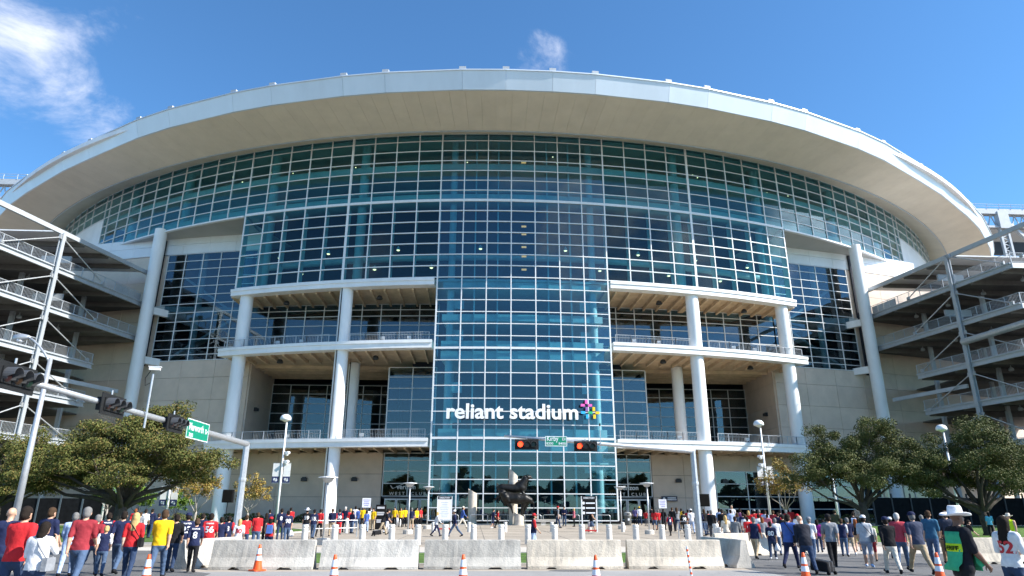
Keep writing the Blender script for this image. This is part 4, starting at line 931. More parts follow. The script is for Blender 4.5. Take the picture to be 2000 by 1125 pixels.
fall = [(-.5,.62,.35,.16,.0),(.0,.72,.42,.2,.0),(.5,.62,.35,.16,.0),(.0,.6,.4,.14,.4),(.0,.6,.4,.14,-.4),(.0,.88,.25,.1,.0)]
tree('autumn_tree', 'small orange-leaved tree beside the left mast pole', pos(487,60), 4.9, 2.2, fall, M_leaf_fall, M_bark_pale, .085, 1.3, 21, 2600, (.05,.1), 'small autumn trees', bare=9)
tree('autumn_tree', 'small golden tree in front of the left terrace column', pos(380,58), 5.6, 2.4, fall, M_leaf_fall, M_bark_pale, .09, 1.5, 22, 4200, (.05,.11), 'small autumn trees', bare=6)
tree('autumn_tree', 'half-bare yellow tree beside the bannered lamp at right', pos(1533,58), 6.3, 2.9, fall, M_leaf_fall, M_bark_pale, .10, 1.7, 23, 3600, (.05,.11), 'small autumn trees', bare=14)
tree('green_tree', 'small round bright green tree under the golden tree at left', pos(340,63), 3.4, 1.7, fall, M_leaf_green, M_bark, .07, 1.0, 24, 3000, (.06,.12))
tree('green_tree', 'small bright yellow-green tree behind the left oak trunk', pos(268,66), 4.2, 1.9, fall, M_leaf_green, M_bark, .07, .9, 25, 3500, (.06,.12))
tree('green_tree', 'slender pale-trunked green tree beside the left fence', pos(208,62), 5.2, 2.0, fall, M_leaf_green, M_bark_pale, .08, 1.6, 26, 2200, (.05,.11), bare=4)
# trees across the road, seen only as reflections in the glass
mir = None
for k in range(20):
    x, y, h = -190+20*k+rnd(-3,3), -52+rnd(-7,4), rnd(1.35,1.7)
    lb = 'dark oak across the road mirrored in the tower glass, %s from the left' % nth[k]
    if mir is None: mir = c = tree('oak_tree', lb, (0,0,0), 8.6, 7.4, oakL, M_leaf_dark, M_bark, .36, 2.2, 31, 14000, (.14,.28), 'oaks across the road')
    else: c = copy_tree(mir); c['label'] = lb
    c.location = (x,y,0); c.scale = (h,h,h)
# ------------------------------------------------------------------ people
# A body is grown as one surface round a posed skeleton; regions of it carry skin, shirt, sleeves, trousers, shoes and hair.
HEAD, SHIRT, SLEEVE, FORE, HAND, THIGH, CALF, SHOE, HAIR, DARK = range(10)
def V3(*a): return np.array(a, float)
def skeleton(pose):
    lean = pose.get('lean', 0); hipy = 0
    j = {}; z0 = .93+pose.get('dz', 0)
    j['pel'] = V3(0,0,z0); j['chest'] = V3(0,lean*.45,z0+.34); j['neck'] = V3(0,lean*.75,z0+.54); hp_ = pose.get('head', (0,.015)); j['head'] = j['neck']+V3(hp_[0], lean*.25+hp_[1], .155)
    for s, n in ((-1,'l'),(1,'r')):
        j['sh'+n] = j['neck']+V3(s*.185,-.01,-.065)
        j['hip'+n] = j['pel']+V3(s*.095,0,-.03)
        th, kn = pose.get('leg'+n, (0,0)); sp = pose.get('spread', .02)*s
        d = V3(sp, sin(th), -cos(th)); d /= np.linalg.norm(d); j['kn'+n] = j['hip'+n]+d*.43
        a2 = th-kn; d2 = V3(sp*.3, sin(a2), -cos(a2)); d2 /= np.linalg.norm(d2); j['an'+n] = j['kn'+n]+d2*.42
        fa = pose.get('foot'+n, a2*.6); j['toe'+n] = j['an'+n]+V3(s*.03, .17*cos(fa), .17*sin(fa)-.035); j['heel'+n] = j['an'+n]+V3(0,-.05*cos(fa),-.04)
        au, out_, el, eo = pose.get('arm'+n, (0,.12,.25,0))
        d = V3(s*sin(out_), sin(au)*cos(out_), -cos(au)*cos(out_)); j['el'+n] = j['sh'+n]+d*.285
        a2 = au+el; d2 = V3(s*sin(eo), sin(a2)*cos(eo), -cos(a2)*cos(eo)); j['wr'+n] = j['el'+n]+d2*.25; j['hd'+n] = j['wr'+n]+d2*.085; j['hdir'+n] = d2
    low = min(j['toel'][2], j['toer'][2], j['heell'][2], j['heelr'][2])-.045
    for k in j:
        if not k.startswith('hdir'): j[k] = j[k]-V3(0,0,low)
    return j
def cone_sdf(X, a, b, ra, rb, sy=1.0, sx=1.0):
    sc_ = np.array([1/sx, 1/sy, 1.0]); P_ = (X-a)*sc_; d = (b-a)*sc_; L2 = max((d*d).sum(), 1e-9)
    t_ = np.clip((P_@d)/L2, 0, 1); q = P_-t_[:, None]*d
    return np.sqrt((q*q).sum(1))-(ra+(rb-ra)*t_)
def body_parts(j, hair, fat, skirt=False):
    p = []; f = fat
    add = lambda r, a, b, ra, rb, sy=1.0, sx=1.0: p.append((r, a, b, ra, rb, sy, sx))
    up = V3(0,0,1)
    h = j['head']; n = j['neck']
    add(HEAD, h+V3(0,-.012,.028), h+V3(0,.012,-.035), .094, .074, 1.08, .86); add(HEAD, h+V3(0,.055,-.065), h+V3(0,.062,-.075), .045, .042)
    add(HEAD, h+V3(0,.094,.005), h+V3(0,.108,-.022), .012, .018); add(HEAD, n+V3(0,-.01,-.03), h+V3(0,-.015,-.06), .058, .053)
    for s in (-1,1): add(HEAD, h+V3(s*.082,-.012,.0), h+V3(s*.084,-.015,-.03), .022, .016, 1, .6)
    if hair != 'bald':
        add(HAIR, h+V3(0,-.022,.045), h+V3(0,-.045,-.02), .100, .088, 1.05, .92)
    if hair == 'long':
        add(HAIR, h+V3(0,-.06,.02), n+V3(0,-.085,-.16), .09, .085, .55, 1.1)
        for s in (-1,1): add(HAIR, h+V3(s*.07,-.02,.02), n+V3(s*.085,-.03,-.10), .035, .03)
    elif hair == 'mid': add(HAIR, h+V3(0,-.05,.0), n+V3(0,-.05,.02), .098, .085, .75, 1.0)
    c = j['chest']; pe = j['pel']
    add(SHIRT, c+V3(0,-.005,.05), pe+V3(0,.0,.06), .155*f, .150*f, .70, 1.06); add(SHIRT, c+V3(-.085,-.01,.085), c+V3(.085,-.01,.085), .115*f**.5, .115*f**.5, .80)
    add(SHIRT, j['shl']+V3(.05,0,.01), j['shr']+V3(-.05,0,.01), .075, .075, .95); add(SHIRT, n+V3(0,-.01,-.05), c+V3(0,0,.1), .08, .13, .8)
    add(SHIRT, pe+V3(0,0,.10), pe+V3(0,0,-.045), .152*f, .165*f, .74, 1.08)
    if f > 1.1: add(SHIRT, pe+V3(0,.06,.14), pe+V3(0,.05,.06), .12*f, .12*f, .8)
    add(THIGH, pe+V3(0,-.02,.02), pe+V3(0,-.02,-.06), .145*f, .14*f, .78, 1.08)
    for s in 'lr':
        add(THIGH, j['hip'+s]+V3(0,-.01,.0), j['kn'+s], .098*f**.6, .074); k2 = j['kn'+s]+(j['an'+s]-j['kn'+s])*.10; add(THIGH, j['kn'+s], k2, .074, .072)
        add(CALF, j['kn'+s]+(j['an'+s]-j['kn'+s])*.06, j['kn'+s]+(j['an'+s]-j['kn'+s])*.35, .062, .064); add(CALF, j['kn'+s]+(j['an'+s]-j['kn'+s])*.35, j['an'+s]+up*.015, .064, .052)
        add(SHOE, j['heel'+s], j['toe'+s]+V3(0,-.02,.0), .045, .040, 1, 1); add(SHOE, j['an'+s]+V3(0,-.01,-.01), j['heel'+s]+V3(0,.06,0), .048, .045)
        e = j['el'+s]; sh = j['sh'+s]; add(SLEEVE, sh, sh+(e-sh)*.80, .074, .062); add(SLEEVE, sh+(e-sh)*.8, e+(e-sh)*.0, .054, .050)
        w = j['wr'+s]; add(FORE, e, e+(w-e)*.35, .046, .045); add(FORE, e+(w-e)*.35, w, .045, .030); add(HAND, w, j['hd'+s], .030, .036, .8)
    if skirt:
        m_ = (j['knl']+j['knr'])/2; add(THIGH, pe, pe+(m_-pe)*.75, .16, .20, .8, 1.1)
    return p
def surface_nets(F, org, vox):
    nx, ny, nz = F.shape; ins = F < 0
    cells = np.zeros((nx-1,ny-1,nz-1), bool); cnt = np.zeros((nx-1,ny-1,nz-1), np.int8)
    for dx in (0,1):
        for dy in (0,1):
            for dz in (0,1): cnt += ins[dx:nx-1+dx, dy:ny-1+dy, dz:nz-1+dz]
    cells = (cnt > 0) & (cnt < 8); idx = -np.ones(cells.shape, int); ii = np.argwhere(cells); idx[cells] = np.arange(len(ii))
    acc = np.zeros((len(ii), 3)); num = np.zeros(len(ii)); cor = [(a,b,c) for a in (0,1) for b in (0,1) for c in (0,1)]
    for a in cor:
        for ax in range(3):
            if a[ax]: continue
            b = list(a); b[ax] = 1
            fa = F[ii[:,0]+a[0], ii[:,1]+a[1], ii[:,2]+a[2]]; fb = F[ii[:,0]+b[0], ii[:,1]+b[1], ii[:,2]+b[2]]; m = (fa < 0) != (fb < 0)
            t_ = np.where(m, fa/np.where(m, fa-fb, 1), 0); pt = np.tile(np.array(a, float), (len(ii),1)); pt[:,ax] += t_; acc[m] += pt[m]; num[m] += 1
    vts = org+(ii+acc/num[:,None])*vox; quads = []
    for ax in range(3):
        o1, o2 = [k for k in range(3) if k != ax]
        sl0 = [slice(1,-1)]*3; sl1 = [slice(1,-1)]*3; sl0[ax] = slice(0,-1); sl1[ax] = slice(1,None)
        A_, B_ = ins[tuple(sl0)], ins[tuple(sl1)]
        for flip, M_ in ((False, A_ & ~B_), (True, ~A_ & B_)):
            e = np.argwhere(M_)
            if not len(e): continue
            base = e+1; base[:,ax] = e[:,ax]
            c = []
            for da, db in ((0,0),(-1,0),(-1,-1),(0,-1)):
                q = base.copy(); q[:,o1] += da; q[:,o2] += db; c.append(idx[q[:,0],q[:,1],q[:,2]])
            q = np.stack(c, 1); q = q[(q >= 0).all(1)]
            if (ax == 1) != flip: q = q[:, ::-1]
            quads.append(q)
    return vts, np.concatenate(quads)
def sdf_grid(parts, vox, k=.018, wob=0):
    pts = np.array([x for p in parts for x in (p[1]-max(p[3],p[4])*1.2, p[1]+max(p[3],p[4])*1.2, p[2]-max(p[3],p[4])*1.2, p[2]+max(p[3],p[4])*1.2)])
    lo, hi = pts.min(0)-2*vox, pts.max(0)+2*vox; n = np.ceil((hi-lo)/vox).astype(int)+1
    G = np.stack(np.meshgrid(*[lo[i]+vox*np.arange(n[i]) for i in range(3)], indexing='ij'), -1).reshape(-1,3)
    F = np.full(len(G), 1.0)
    for r, a, b, ra, rb, sy, sx in parts:
        m_ = max(ra, rb)*1.3+.09; l_, h_ = np.minimum(a,b)-m_, np.maximum(a,b)+m_; sel = np.where(((G > l_) & (G < h_)).all(1))[0]
        if not len(sel): continue
        g = G[sel]; d = cone_sdf(g, a, b, ra, rb, sy, sx)
        if wob and r in (SHIRT, SLEEVE, THIGH, CALF): d = d+wob*np.sin(g[:,2]*31+g[:,0]*17)*np.sin(g[:,1]*23+g[:,0]*29+g[:,2]*9)
        f0 = F[sel]; hh = np.clip(.5+.5*(f0-d)/k, 0, 1); F[sel] = f0*(1-hh)+d*hh-k*hh*(1-hh)
    return F.reshape(n), lo
def region_of(parts, C):
    best = np.full(len(C), 9.0); reg = np.zeros(len(C), int)
    for r, a, b, ra, rb, sy, sx in parts:
        d = cone_sdf(C, a, b, ra, rb, sy, sx); m = d < best; best[m] = d[m]; reg[m] = r
    return reg
BODY = {}
SKINM = [mat('skin_%d' % i, c, .55, 0, .06, 8) for i, c in enumerate(((.52,.31,.21),(.42,.25,.165),(.13,.065,.04),(.60,.40,.30)))]
M_eye = mat('eye_dark', (.02,.015,.012), .3, var=0)
def body_mesh(pose_name, hair, fat, skirt=False, vox=.021):
    key = (pose_name, hair, fat, skirt, vox)
    if key in BODY: return BODY[key]
    j = skeleton(POSES[pose_name]); parts = body_parts(j, hair, fat, skirt); F, lo = sdf_grid(parts, vox, wob=.0035)
    v, q = surface_nets(F, lo, vox); C = v[q].mean(1); reg = region_of(parts, C); hem = j['pel'][2]-.075+.005*np.sin(C[:,0]*40)
    reg[(reg == SHIRT) & (C[:,2] < hem)] = THIGH; reg[(reg == THIGH) & (C[:,2] >= hem) & (np.abs(C[:,0]) < .25)] = SHIRT
    mb = MB(); mb.v = [tuple(x) for x in v]; mb.f = [tuple(int(i) for i in x) for x in q]; mb.m = [int(x) for x in reg]
    for s, sg in (('l',-1),('r',1)):       # five fingers on each hand
        w, hd, d = j['wr'+s], j['hd'+s], j['hdir'+s]; side = np.cross(d, V3(sg,0,0)); nn_ = np.linalg.norm(side); side = side/nn_ if nn_ > .1 else V3(0,1,0); inn = np.cross(side, d)*(1 if sg > 0 else 1)
        palm = V3(-sg,0,0); curl = palm-d*(palm@d); curl /= max(np.linalg.norm(curl), .1)
        for k in range(4):
            b0 = hd+side*(-.027+.018*k)*1.0+d*.012; Lf = (.060,.072,.078,.066)[k]
            mb.tube([b0, b0+d*Lf*.45+curl*.006, b0+d*Lf*.75+curl*.022, b0+d*Lf*.9+curl*.040], [.0095,.009,.008,.006], 5, HAND)
        b0 = w+d*.03+side*.03; mb.tube([b0, b0+side*.025+d*.03+curl*.01, b0+side*.028+d*.058+curl*.018], [.011,.010,.007], 5, HAND)
    h = j['head']
    for sg in (-1,1): mb.tube([h+V3(sg*.032,.084,.012), h+V3(sg*.032,.093,.012)], [.011,.008], 6, DARK)
    mb.tube([h+V3(-.022,.093,-.058), h+V3(.022,.093,-.058)], .0055, 5, DARK)
    me = bpy.data.meshes.new('person'); me.from_pydata(mb.v, [], mb.f); me.polygons.foreach_set('material_index', mb.m); me.polygons.foreach_set('use_smooth', [True]*len(mb.f))
    for k in range(10): me.materials.append(SKINM[0])
    me.update(); bm = bmesh.new(); bm.from_mesh(me); bmesh.ops.smooth_vert(bm, verts=bm.verts[:len(v)], factor=.45, use_axis_x=True, use_axis_y=True, use_axis_z=True); bmesh.ops.recalc_face_normals(bm, faces=bm.faces); bm.to_mesh(me); bm.free()
    zt = max(x[2] for x in mb.v)
    tree_ = BVHTree.FromPolygons([tuple(x.co) for x in me.vertices], [tuple(p_.vertices) for p_ in me.polygons])
    BODY[key] = (me, j, zt, tree_); return BODY[key]
POSES = {
 'walk_a': dict(legl=(.42,.12), legr=(-.32,.42), arml=(-.42,.10,.30,.0), armr=(.38,.10,.45,.0), lean=.06),
 'walk_b': dict(legr=(.42,.12), legl=(-.32,.42), armr=(-.42,.10,.30,.0), arml=(.38,.10,.45,.0), lean=.06),
 'step_a': dict(legl=(.22,.06), legr=(-.14,.30), arml=(-.20,.12,.30,.0), armr=(.22,.12,.50,-.1), lean=.04),
 'step_b': dict(legr=(.22,.06), legl=(-.14,.30), armr=(-.20,.14,.30,.0), arml=(.22,.14,.50,-.1), lean=.04),
 'stand': dict(legl=(.03,.05), legr=(-.02,.03), arml=(.02,.14,.20,.0), armr=(.05,.14,.30,.0), spread=.06),
 'hands_front': dict(legl=(.05,.05), legr=(-.04,.05), arml=(.10,.20,1.35,-.45), armr=(.10,.20,1.35,-.45), spread=.05),
 'phone': dict(legl=(.12,.05), legr=(-.1,.2), arml=(.05,.14,.5,-.1), armr=(.55,.25,2.2,-.35), spread=.05, head=(.02,.03)),
 'photo': dict(legl=(.05,.05), legr=(-.05,.05), arml=(1.0,.15,.75,-.35), armr=(1.0,.15,.75,-.35), spread=.06),
 'pull': dict(legl=(.45,.15), legr=(-.35,.35), arml=(-.55,.18,.10,.05), armr=(.30,.12,.45,.0), lean=.34, head=(0,.06)),
 'raise': dict(legl=(.05,.05), legr=(-.05,.05), arml=(.05,.14,.3,0), armr=(2.2,.2,.5,.0), spread=.06),
 'stride': dict(legl=(.55,.10), legr=(-.45,.30), arml=(-.35,.10,.25,0), armr=(.30,.12,.60,0), lean=.07),
}
CLOTH = {}
def cloth(c):
    if c not in CLOTH: CLOTH[c] = mat('cloth_%02d' % len(CLOTH), c, .85, 0, .13, 7, .25, 14, spec=.15)
    return CLOTH[c]
navy=(.018,.024,.065); red=(.50,.025,.03); maroon=(.27,.03,.04); white=(.72,.72,.74); jean=(.07,.11,.185); djean=(.03,.05,.10); khaki=(.42,.33,.22); black=(.014,.014,.016); yellow=(.80,.50,.015); gray=(.24,.25,.27); cream=(.62,.57,.48); teal=(.04,.12,.20); blue=(.06,.12,.36); plum=(.16,.06,.15); magenta=(.26,.02,.22); lblue=(.38,.48,.68); pink=(.62,.17,.22); dgray=(.085,.09,.10); brown=(.10,.06,.035); tan=(.34,.22,.13)
hairs = dict(dk=(.018,.013,.010), br=(.06,.035,.02), bl=(.50,.34,.14), gr=(.17,.165,.16), wh=(.46,.44,.42), rd=(.22,.07,.025))
JW = mat('print_white', (.80,.80,.80), .7, var=0); JR = mat('print_red', (.45,.02,.03), .7, var=0)
def hat(p, j, kind, col, k=1):
    h = Vector(j['head']); m = cloth(col)
    if kind == 'cap':
        o = obj('cap', MB().lathe([(.104,.035),(.106,.06),(.098,.10),(.07,.135),(.03,.15),(.0,.152)], h+Vector((0,-.02,0)), 14), m, p, smooth=True, local=True)
        obj('cap_peak', MB().hexa([(h.x-.075,h.y+.06,h.z+.045),(h.x+.075,h.y+.06,h.z+.045),(h.x+.05,h.y+.17,h.z+.035),(h.x-.05,h.y+.17,h.z+.035),(h.x-.075,h.y+.06,h.z+.058),(h.x+.075,h.y+.06,h.z+.058),(h.x+.05,h.y+.17,h.z+.046),(h.x-.05,h.y+.17,h.z+.046)]), m, o, local=True)
    else:
        mb = MB(); n = 24; rings = []
        for i, (r, z) in enumerate(((.0,.170),(.04,.168),(.075,.185),(.090,.165),(.100,.10),(.106,.035),(.14,.028),(.18,.030),(.205,.036))):
            ring = []
            for q in range(n):
                a = 2*pi*q/n; curl_ = (.05*cos(a)**2)*(max(0, r-.11)/.10); dent = -.03*(1-abs(cos(a)))*(r < .05)
                mb.v.append((h.x+r*cos(a)*.98, h.y-.015+r*sin(a)*1.15, h.z+z+curl_+dent)); ring.append(len(mb.v)-1)
            rings.append(ring)
        for a_, b_ in zip(rings, rings[1:]):
            for q in range(n): mb.f.append((a_[q], a_[(q+1) % n], b_[(q+1) % n], b_[q])); mb.m.append(0)
        o = obj('cowboy_hat', mb, m, p, smooth=True, local=True); s = o.modifiers.new('s','SOLIDIFY'); s.thickness = .008
        obj('hat_band', MB().lathe([(.1065,.036),(.104,.07)], h+Vector((0,-.015,0)), 20), cloth(dgray), o, smooth=True, local=True)
def on_back(p, me_body, tr, j, s, size, z, m, name, bold=.012, front=False, fitw=None):
    me = text_mesh(s, size, 0, bold*size, 'CENTER'); me.materials.append(m); bm = bmesh.new(); bm.from_mesh(me)
    bmesh.ops.subdivide_edges(bm, edges=[e for e in bm.edges if e.calc_length() > .05], cuts=2); bm.to_mesh(me); bm.free()
    k = 1
    if fitw: xs = [v.co.x for v in me.vertices]; k = fitw/(max(xs)-min(xs))
    sg = 1 if front else -1
    for v in me.vertices:
        x = -sg*v.co.x*k; zz = z+v.co.y; hit = tr.ray_cast(Vector((x, sg*1.0, zz)), Vector((0,-sg,0))); y = hit[0].y if hit[0] else j['chest'][1]+sg*.13
        v.co = (x, y+sg*.007, zz)
    o = bpy.data.objects.new(name, me); COL.objects.link(o); o.parent = p
NP = 0
def person(u, vt, S, label, pose='step_a', face=0, top=navy, bottom=jean, sleeve='s', legs='long', hair='short', hc='dk', skin=0, shoe=black, fat=1.0, cap=None, num=None, name=None, numcol=None, bag=None, skirt=False, d=None, z=0, fore=None, extra=None, vox=None):
    """u: picture column, S: picture rows from head to feet; face: 0 walks away from the camera, 90 to the left, -90 to the right, 180 towards it"""
    global NP
    vf = vt+S; H = min(1.92, max(1.0, CH*S/(vf-992))); p = gp(u, vf); p = yp(u, vt+.35*S, p.y); p.z = 0
    me, j, zt, tr = body_mesh(pose, hair, fat, skirt, vox or (.0155 if S > 95 else .021))
    o = bpy.data.objects.new('person', me); COL.objects.link(o); k = H/zt*(1.03 if hair == 'bald' else 1)
    heading = -atan2(p.x-CX, p.y)
    o.location = (p.x, p.y, z+.01); o.rotation_euler = (0,0,heading+radians(face)); o.scale = (k,k,k)
    sk = SKINM[skin]; tm, bm_ = cloth(top), cloth(bottom); hm = cloth(hairs[hc])
    ms = [sk, tm, sk if sleeve == 'n' else tm, tm if sleeve == 'l' else sk, sk, bm_, bm_ if legs == 'long' else sk, cloth(shoe), hm, M_eye]
    if fore: ms[SLEEVE] = cloth(fore)
    for i, m in enumerate(ms): o.material_slots[i].link = 'OBJECT'; o.material_slots[i].material = m
    tag(o, label, 'person', 'people outside the stadium')
    if cap: hat(o, j, cap[0], cap[1])
    cz = j['chest'][2]
    if num: on_back(o, me, tr, j, num, .30, cz-.17, numcol or JW, 'jersey_number', .03, fitw=.30 if len(num) > 1 else None)
    if name: on_back(o, me, tr, j, name, .062, cz+.115, numcol or JW, 'jersey_name', .03, fitw=.26)
    if bag == 'pack':
        c = Vector(j['chest']); b = obj('backpack', MB().hexa([(c.x-.14,c.y-.27,c.z-.28),(c.x+.14,c.y-.27,c.z-.28),(c.x+.15,c.y-.10,c.z-.28),(c.x-.15,c.y-.10,c.z-.28),(c.x-.12,c.y-.22,c.z+.10),(c.x+.12,c.y-.22,c.z+.10),(c.x+.14,c.y-.09,c.z+.12),(c.x-.14,c.y-.09,c.z+.12)]), cloth(blue if extra is None else extra), o, local=True)
        for s in (-1,1): obj('strap', MB().tube([(c.x+s*.10,c.y-.10,c.z+.10),(c.x+s*.11,c.y-.02,c.z+.20),(c.x+s*.11,c.y+.12,c.z+.06)], .016, 5), cloth(black), b, local=True)
    elif bag == 'shoulder':
        c = Vector(j['pel']); col = extra or black; b = obj('shoulder_bag', MB().box((c.x+.24,c.y-.03,c.z+.02),(.10,.30,.22)).box((c.x+.24,c.y-.03,c.z+.14),(.09,.28,.03)), cloth(col), o, local=True)
        sh = Vector(j['shl']); obj('strap', MB().tube([(c.x+.24,c.y-.1,c.z+.12),(c.x+.10,c.y-.165,c.z+.34),(sh.x+.09,sh.y-.06,sh.z+.09),(sh.x+.1,sh.y+.09,sh.z+.03),(c.x+.16,c.y+.155,c.z+.3),(c.x+.24,c.y+.1,c.z+.12)], .014, 5), cloth(col), b, local=True)
    elif bag == 'hand':
        hd_ = Vector(j['hdr']); b = obj('carrier_bag', MB().lathe([(.02,-.06),(.07,-.12),(.13,-.26),(.15,-.36),(.10,-.42),(.0,-.43)], hd_, 9), cloth(extra or white), o, smooth=True, local=True)
    return o, j, k
def P_(*a, **k): return person(*a, **k)
# ------------------------------------------------------------------ bull sculpture and broken stone columns
M_bronze = mat('dark_bronze', (.012,.0115,.011), .42, .2, .3, 2, .5, 9, spec=.35); M_stone = mat('pale_stone', (.58,.52,.44), .85, 0, .14, 2.5, .5, 14)
g = gp(1006, 1026); sc = thing('bull_sculpture', 'dark bronze sculpture of charging bulls on a pale stone drum', 'sculpture', g)
def bull(parts, name, vox=.045):
    pr = [(0, V3(*a), V3(*b), ra, rb, 1.0, 1.0) for a, b, ra, rb in parts]; F, lo = sdf_grid(pr, vox, .10); v, q = surface_nets(F, lo, vox)
    mb = MB(); mb.v = [tuple(x) for x in v]; mb.f = [tuple(int(i) for i in x) for x in q]; mb.m = [0]*len(q); return obj(name, mb, M_bronze, sc, smooth=True, local=True)
y = .45
up = bull([((-1.35,y,3.85),(.1,y,3.75),.42,.46),((.1,y,3.75),(.72,y,3.82),.46,.50),((.62,y,4.0),(1.15,y-.05,4.7),.50,.34),((.35,y,4.15),(.75,y,4.35),.34,.36),((1.1,y-.05,4.85),(1.42,y-.08,4.95),.27,.22),((1.42,y-.1,4.95),(1.76,y-.1,4.92),.20,.14),((1.0,y,4.2),(1.05,y,3.7),.34,.22),
  ((1.15,y-.2,4.98),(1.02,y-.32,5.12),.06,.05),((1.15,y+.1,4.98),(1.0,y+.25,5.14),.06,.05),((1.62,y-.1,5.05),(1.88,y-.15,5.28),.05,.02),((1.35,y-.28,5.05),(1.5,y-.4,5.25),.045,.02),
  ((-1.55,y,3.85),(-1.6,y-.1,3.1),.30,.17),((-1.6,y-.1,3.1),(-2.05,y-.1,2.75),.13,.08),((-2.05,y-.1,2.75),(-2.15,y-.1,2.55),.09,.07),((-1.4,y+.15,3.5),(-1.65,y+.15,2.7),.22,.10),((-1.65,y+.15,2.7),(-1.8,y+.15,2.45),.08,.07),
  ((.75,y-.2,3.5),(1.05,y-.35,3.1),.20,.11),((1.05,y-.35,3.1),(.7,y-.4,2.95),.10,.08),
  ((-1.72,y,4.05),(-1.95,y,4.3),.05,.045),((-1.95,y,4.3),(-2.0,y,3.95),.045,.04),((-2.0,y,3.95),(-1.85,y,3.72),.04,.05)], 'bull')
y = -.35
lo_ = bull([((-1.0,y,2.75),(.2,y,2.72),.50,.56),((.2,y,2.72),(1.0,y,2.7),.56,.50),((1.0,y,2.75),(1.55,y,2.55),.46,.34),((1.55,y,2.55),(1.9,y,2.3),.24,.12),
  ((-1.0,y,2.85),(-1.35,y-.1,3.3),.46,.34),((-.7,y,3.05),(-.2,y,3.0),.36,.3),((-1.35,y-.1,3.3),(-1.0,y-.35,2.85),.34,.28),((-1.0,y-.35,2.85),(-.72,y-.4,2.45),.22,.13),((-1.45,y-.1,3.45),(-1.7,y-.2,3.6),.07,.04),((-1.1,y-.45,3.3),(-.85,y-.6,3.5),.06,.02),((-1.4,y-.4,3.2),(-1.6,y-.6,3.4),.06,.02),
  ((-.95,y,2.4),(-.45,y-.1,1.85),.26,.13),((-.45,y-.1,1.85),(-.25,y-.1,1.25),.12,.075),((-1.05,y+.2,2.4),(-1.1,y+.2,2.05),.2,.1),
  ((.95,y,2.4),(.75,y,1.7),.32,.15),((.75,y,1.7),(.72,y,.95),.13,.09),((1.3,y+.2,2.3),(1.05,y+.2,1.6),.26,.12),((1.05,y+.2,1.6),(.9,y+.2,1.15),.11,.08),
  ((1.7,y,2.7),(1.98,y,2.2),.06,.05),((1.98,y,2.2),(2.0,y,1.65),.05,.06)], 'bull')
def broken(h0, h1, r, c, parent, name, m=M_stone, seed=1):
    rr = random.Random(seed); n = 22; mb = MB(); rows = []
    for k in range(9):
        row = []
        for i in range(n):
            a = 2*pi*i/n; top = h0+(h1-h0)*(.5+.5*cos(a))+rr.uniform(-.06,.06)*(k == 8); rad = r*(1+.02*cos(8*a))+rr.uniform(-.015,.015); row.append(len(mb.v)); mb.v.append((c[0]+rad*cos(a), c[1]+rad*sin(a), top*k/8))
        rows.append(row)
    for a_, b_ in zip(rows, rows[1:]):
        for i in range(n): mb.f.append((a_[i], a_[(i+1) % n], b_[(i+1) % n], b_[i])); mb.m.append(0)
    mb.f.append(tuple(rows[-1])); mb.m.append(0); return smooth_by_angle(obj(name, mb, m, parent, local=True), 50)
broken(5.95, 5.1, .48, (-.15,1.1), sc, 'stone_column', seed=2); broken(1.35, .85, .52, (.38,-.25), sc, 'stone_drum', seed=3)
obj('support_rod', MB().tube([(.72,-.3,.6),(.72,-.33,1.1)], .05, 8), M_galv, sc, local=True)
p = gp(922, 1025); t = thing('broken_column', 'weathered broken stone column left of the bull sculpture', 'column', p)
broken(3.75, 3.25, .48, (0,0), t, 'column_shaft', seed=5); obj('foot_stone', MB().lathe([(.55,0),(.55,.18),(.5,.22)], (0,0,0), 14), M_stone, t, local=True)
# left group, nearest first
P_(35,991,215,'man in red long-sleeved shirt, brown belt and jeans at far left','step_b',-35,top=red,bottom=djean,sleeve='l',fat=1.12)
P_(74,1022,190,'black-haired person in white T-shirt with phone raised at far left','phone',-30,top=white,bottom=djean,hair='mid',fat=1.2,bag='shoulder',extra=gray)
P_(8,1000,175,'balding man in navy at the very left edge','step_a',-20,top=navy,bottom=djean,hair='bald')
P_(90,993,150,'dark-haired man in plain navy T-shirt behind the red shirt','step_a',-40,top=navy,bottom=djean,fat=1.12,hc='br')
P_(160,992,160,'grey-haired man in maroon T-shirt and blue jeans striding away','stride',-15,top=maroon,bottom=jean,hc='gr')
P_(140,1003,125,'person in pale blue shirt half hidden behind the maroon T-shirt','step_b',-10,top=lblue,bottom=lblue,hc='gr',sleeve='l')
P_(184,1007,118,'grey-haired person in maroon shirt behind the child','walk_b',-20,top=maroon,bottom=jean,hc='gr')
P_(203,1029,98,'child in white and navy football jersey walking away','step_a',-5,top=navy,bottom=jean,fore=white,hc='bl')
P_(208,1003,100,'man in navy jersey with white name across the shoulders','step_b',0,top=navy,bottom=djean,name='WILLIAMS',fore=red)
P_(236,1000,122,'dark-haired person in navy sweater and jeans left of the blonde woman','walk_a',-15,top=navy,bottom=jean,sleeve='l')
P_(259,1003,132,'woman with long blonde hair in red T-shirt and jeans','step_a',-15,top=red,bottom=djean,hair='long',hc='bl',skin=3,bag='shoulder')
P_(316,997,135,'man in bright yellow polo and faded jeans','walk_b',-10,top=yellow,bottom=jean,hc='br',fat=1.16)
P_(341,1006,112,'person in black T-shirt and dark jeans right of the yellow polo','step_a',-10,top=black,bottom=djean)
P_(364,1003,107,'man in navy jersey 23, cap and khaki shorts','step_b',-5,top=navy,bottom=khaki,legs='short',num='23',name='FOSTER',cap=('cap',navy),shoe=white,fat=1.16)
P_(381,1014,105,'boy in navy jersey 8 and black trousers','step_a',-8,top=navy,bottom=black,num='8',name='SCHAUB',hc='br')
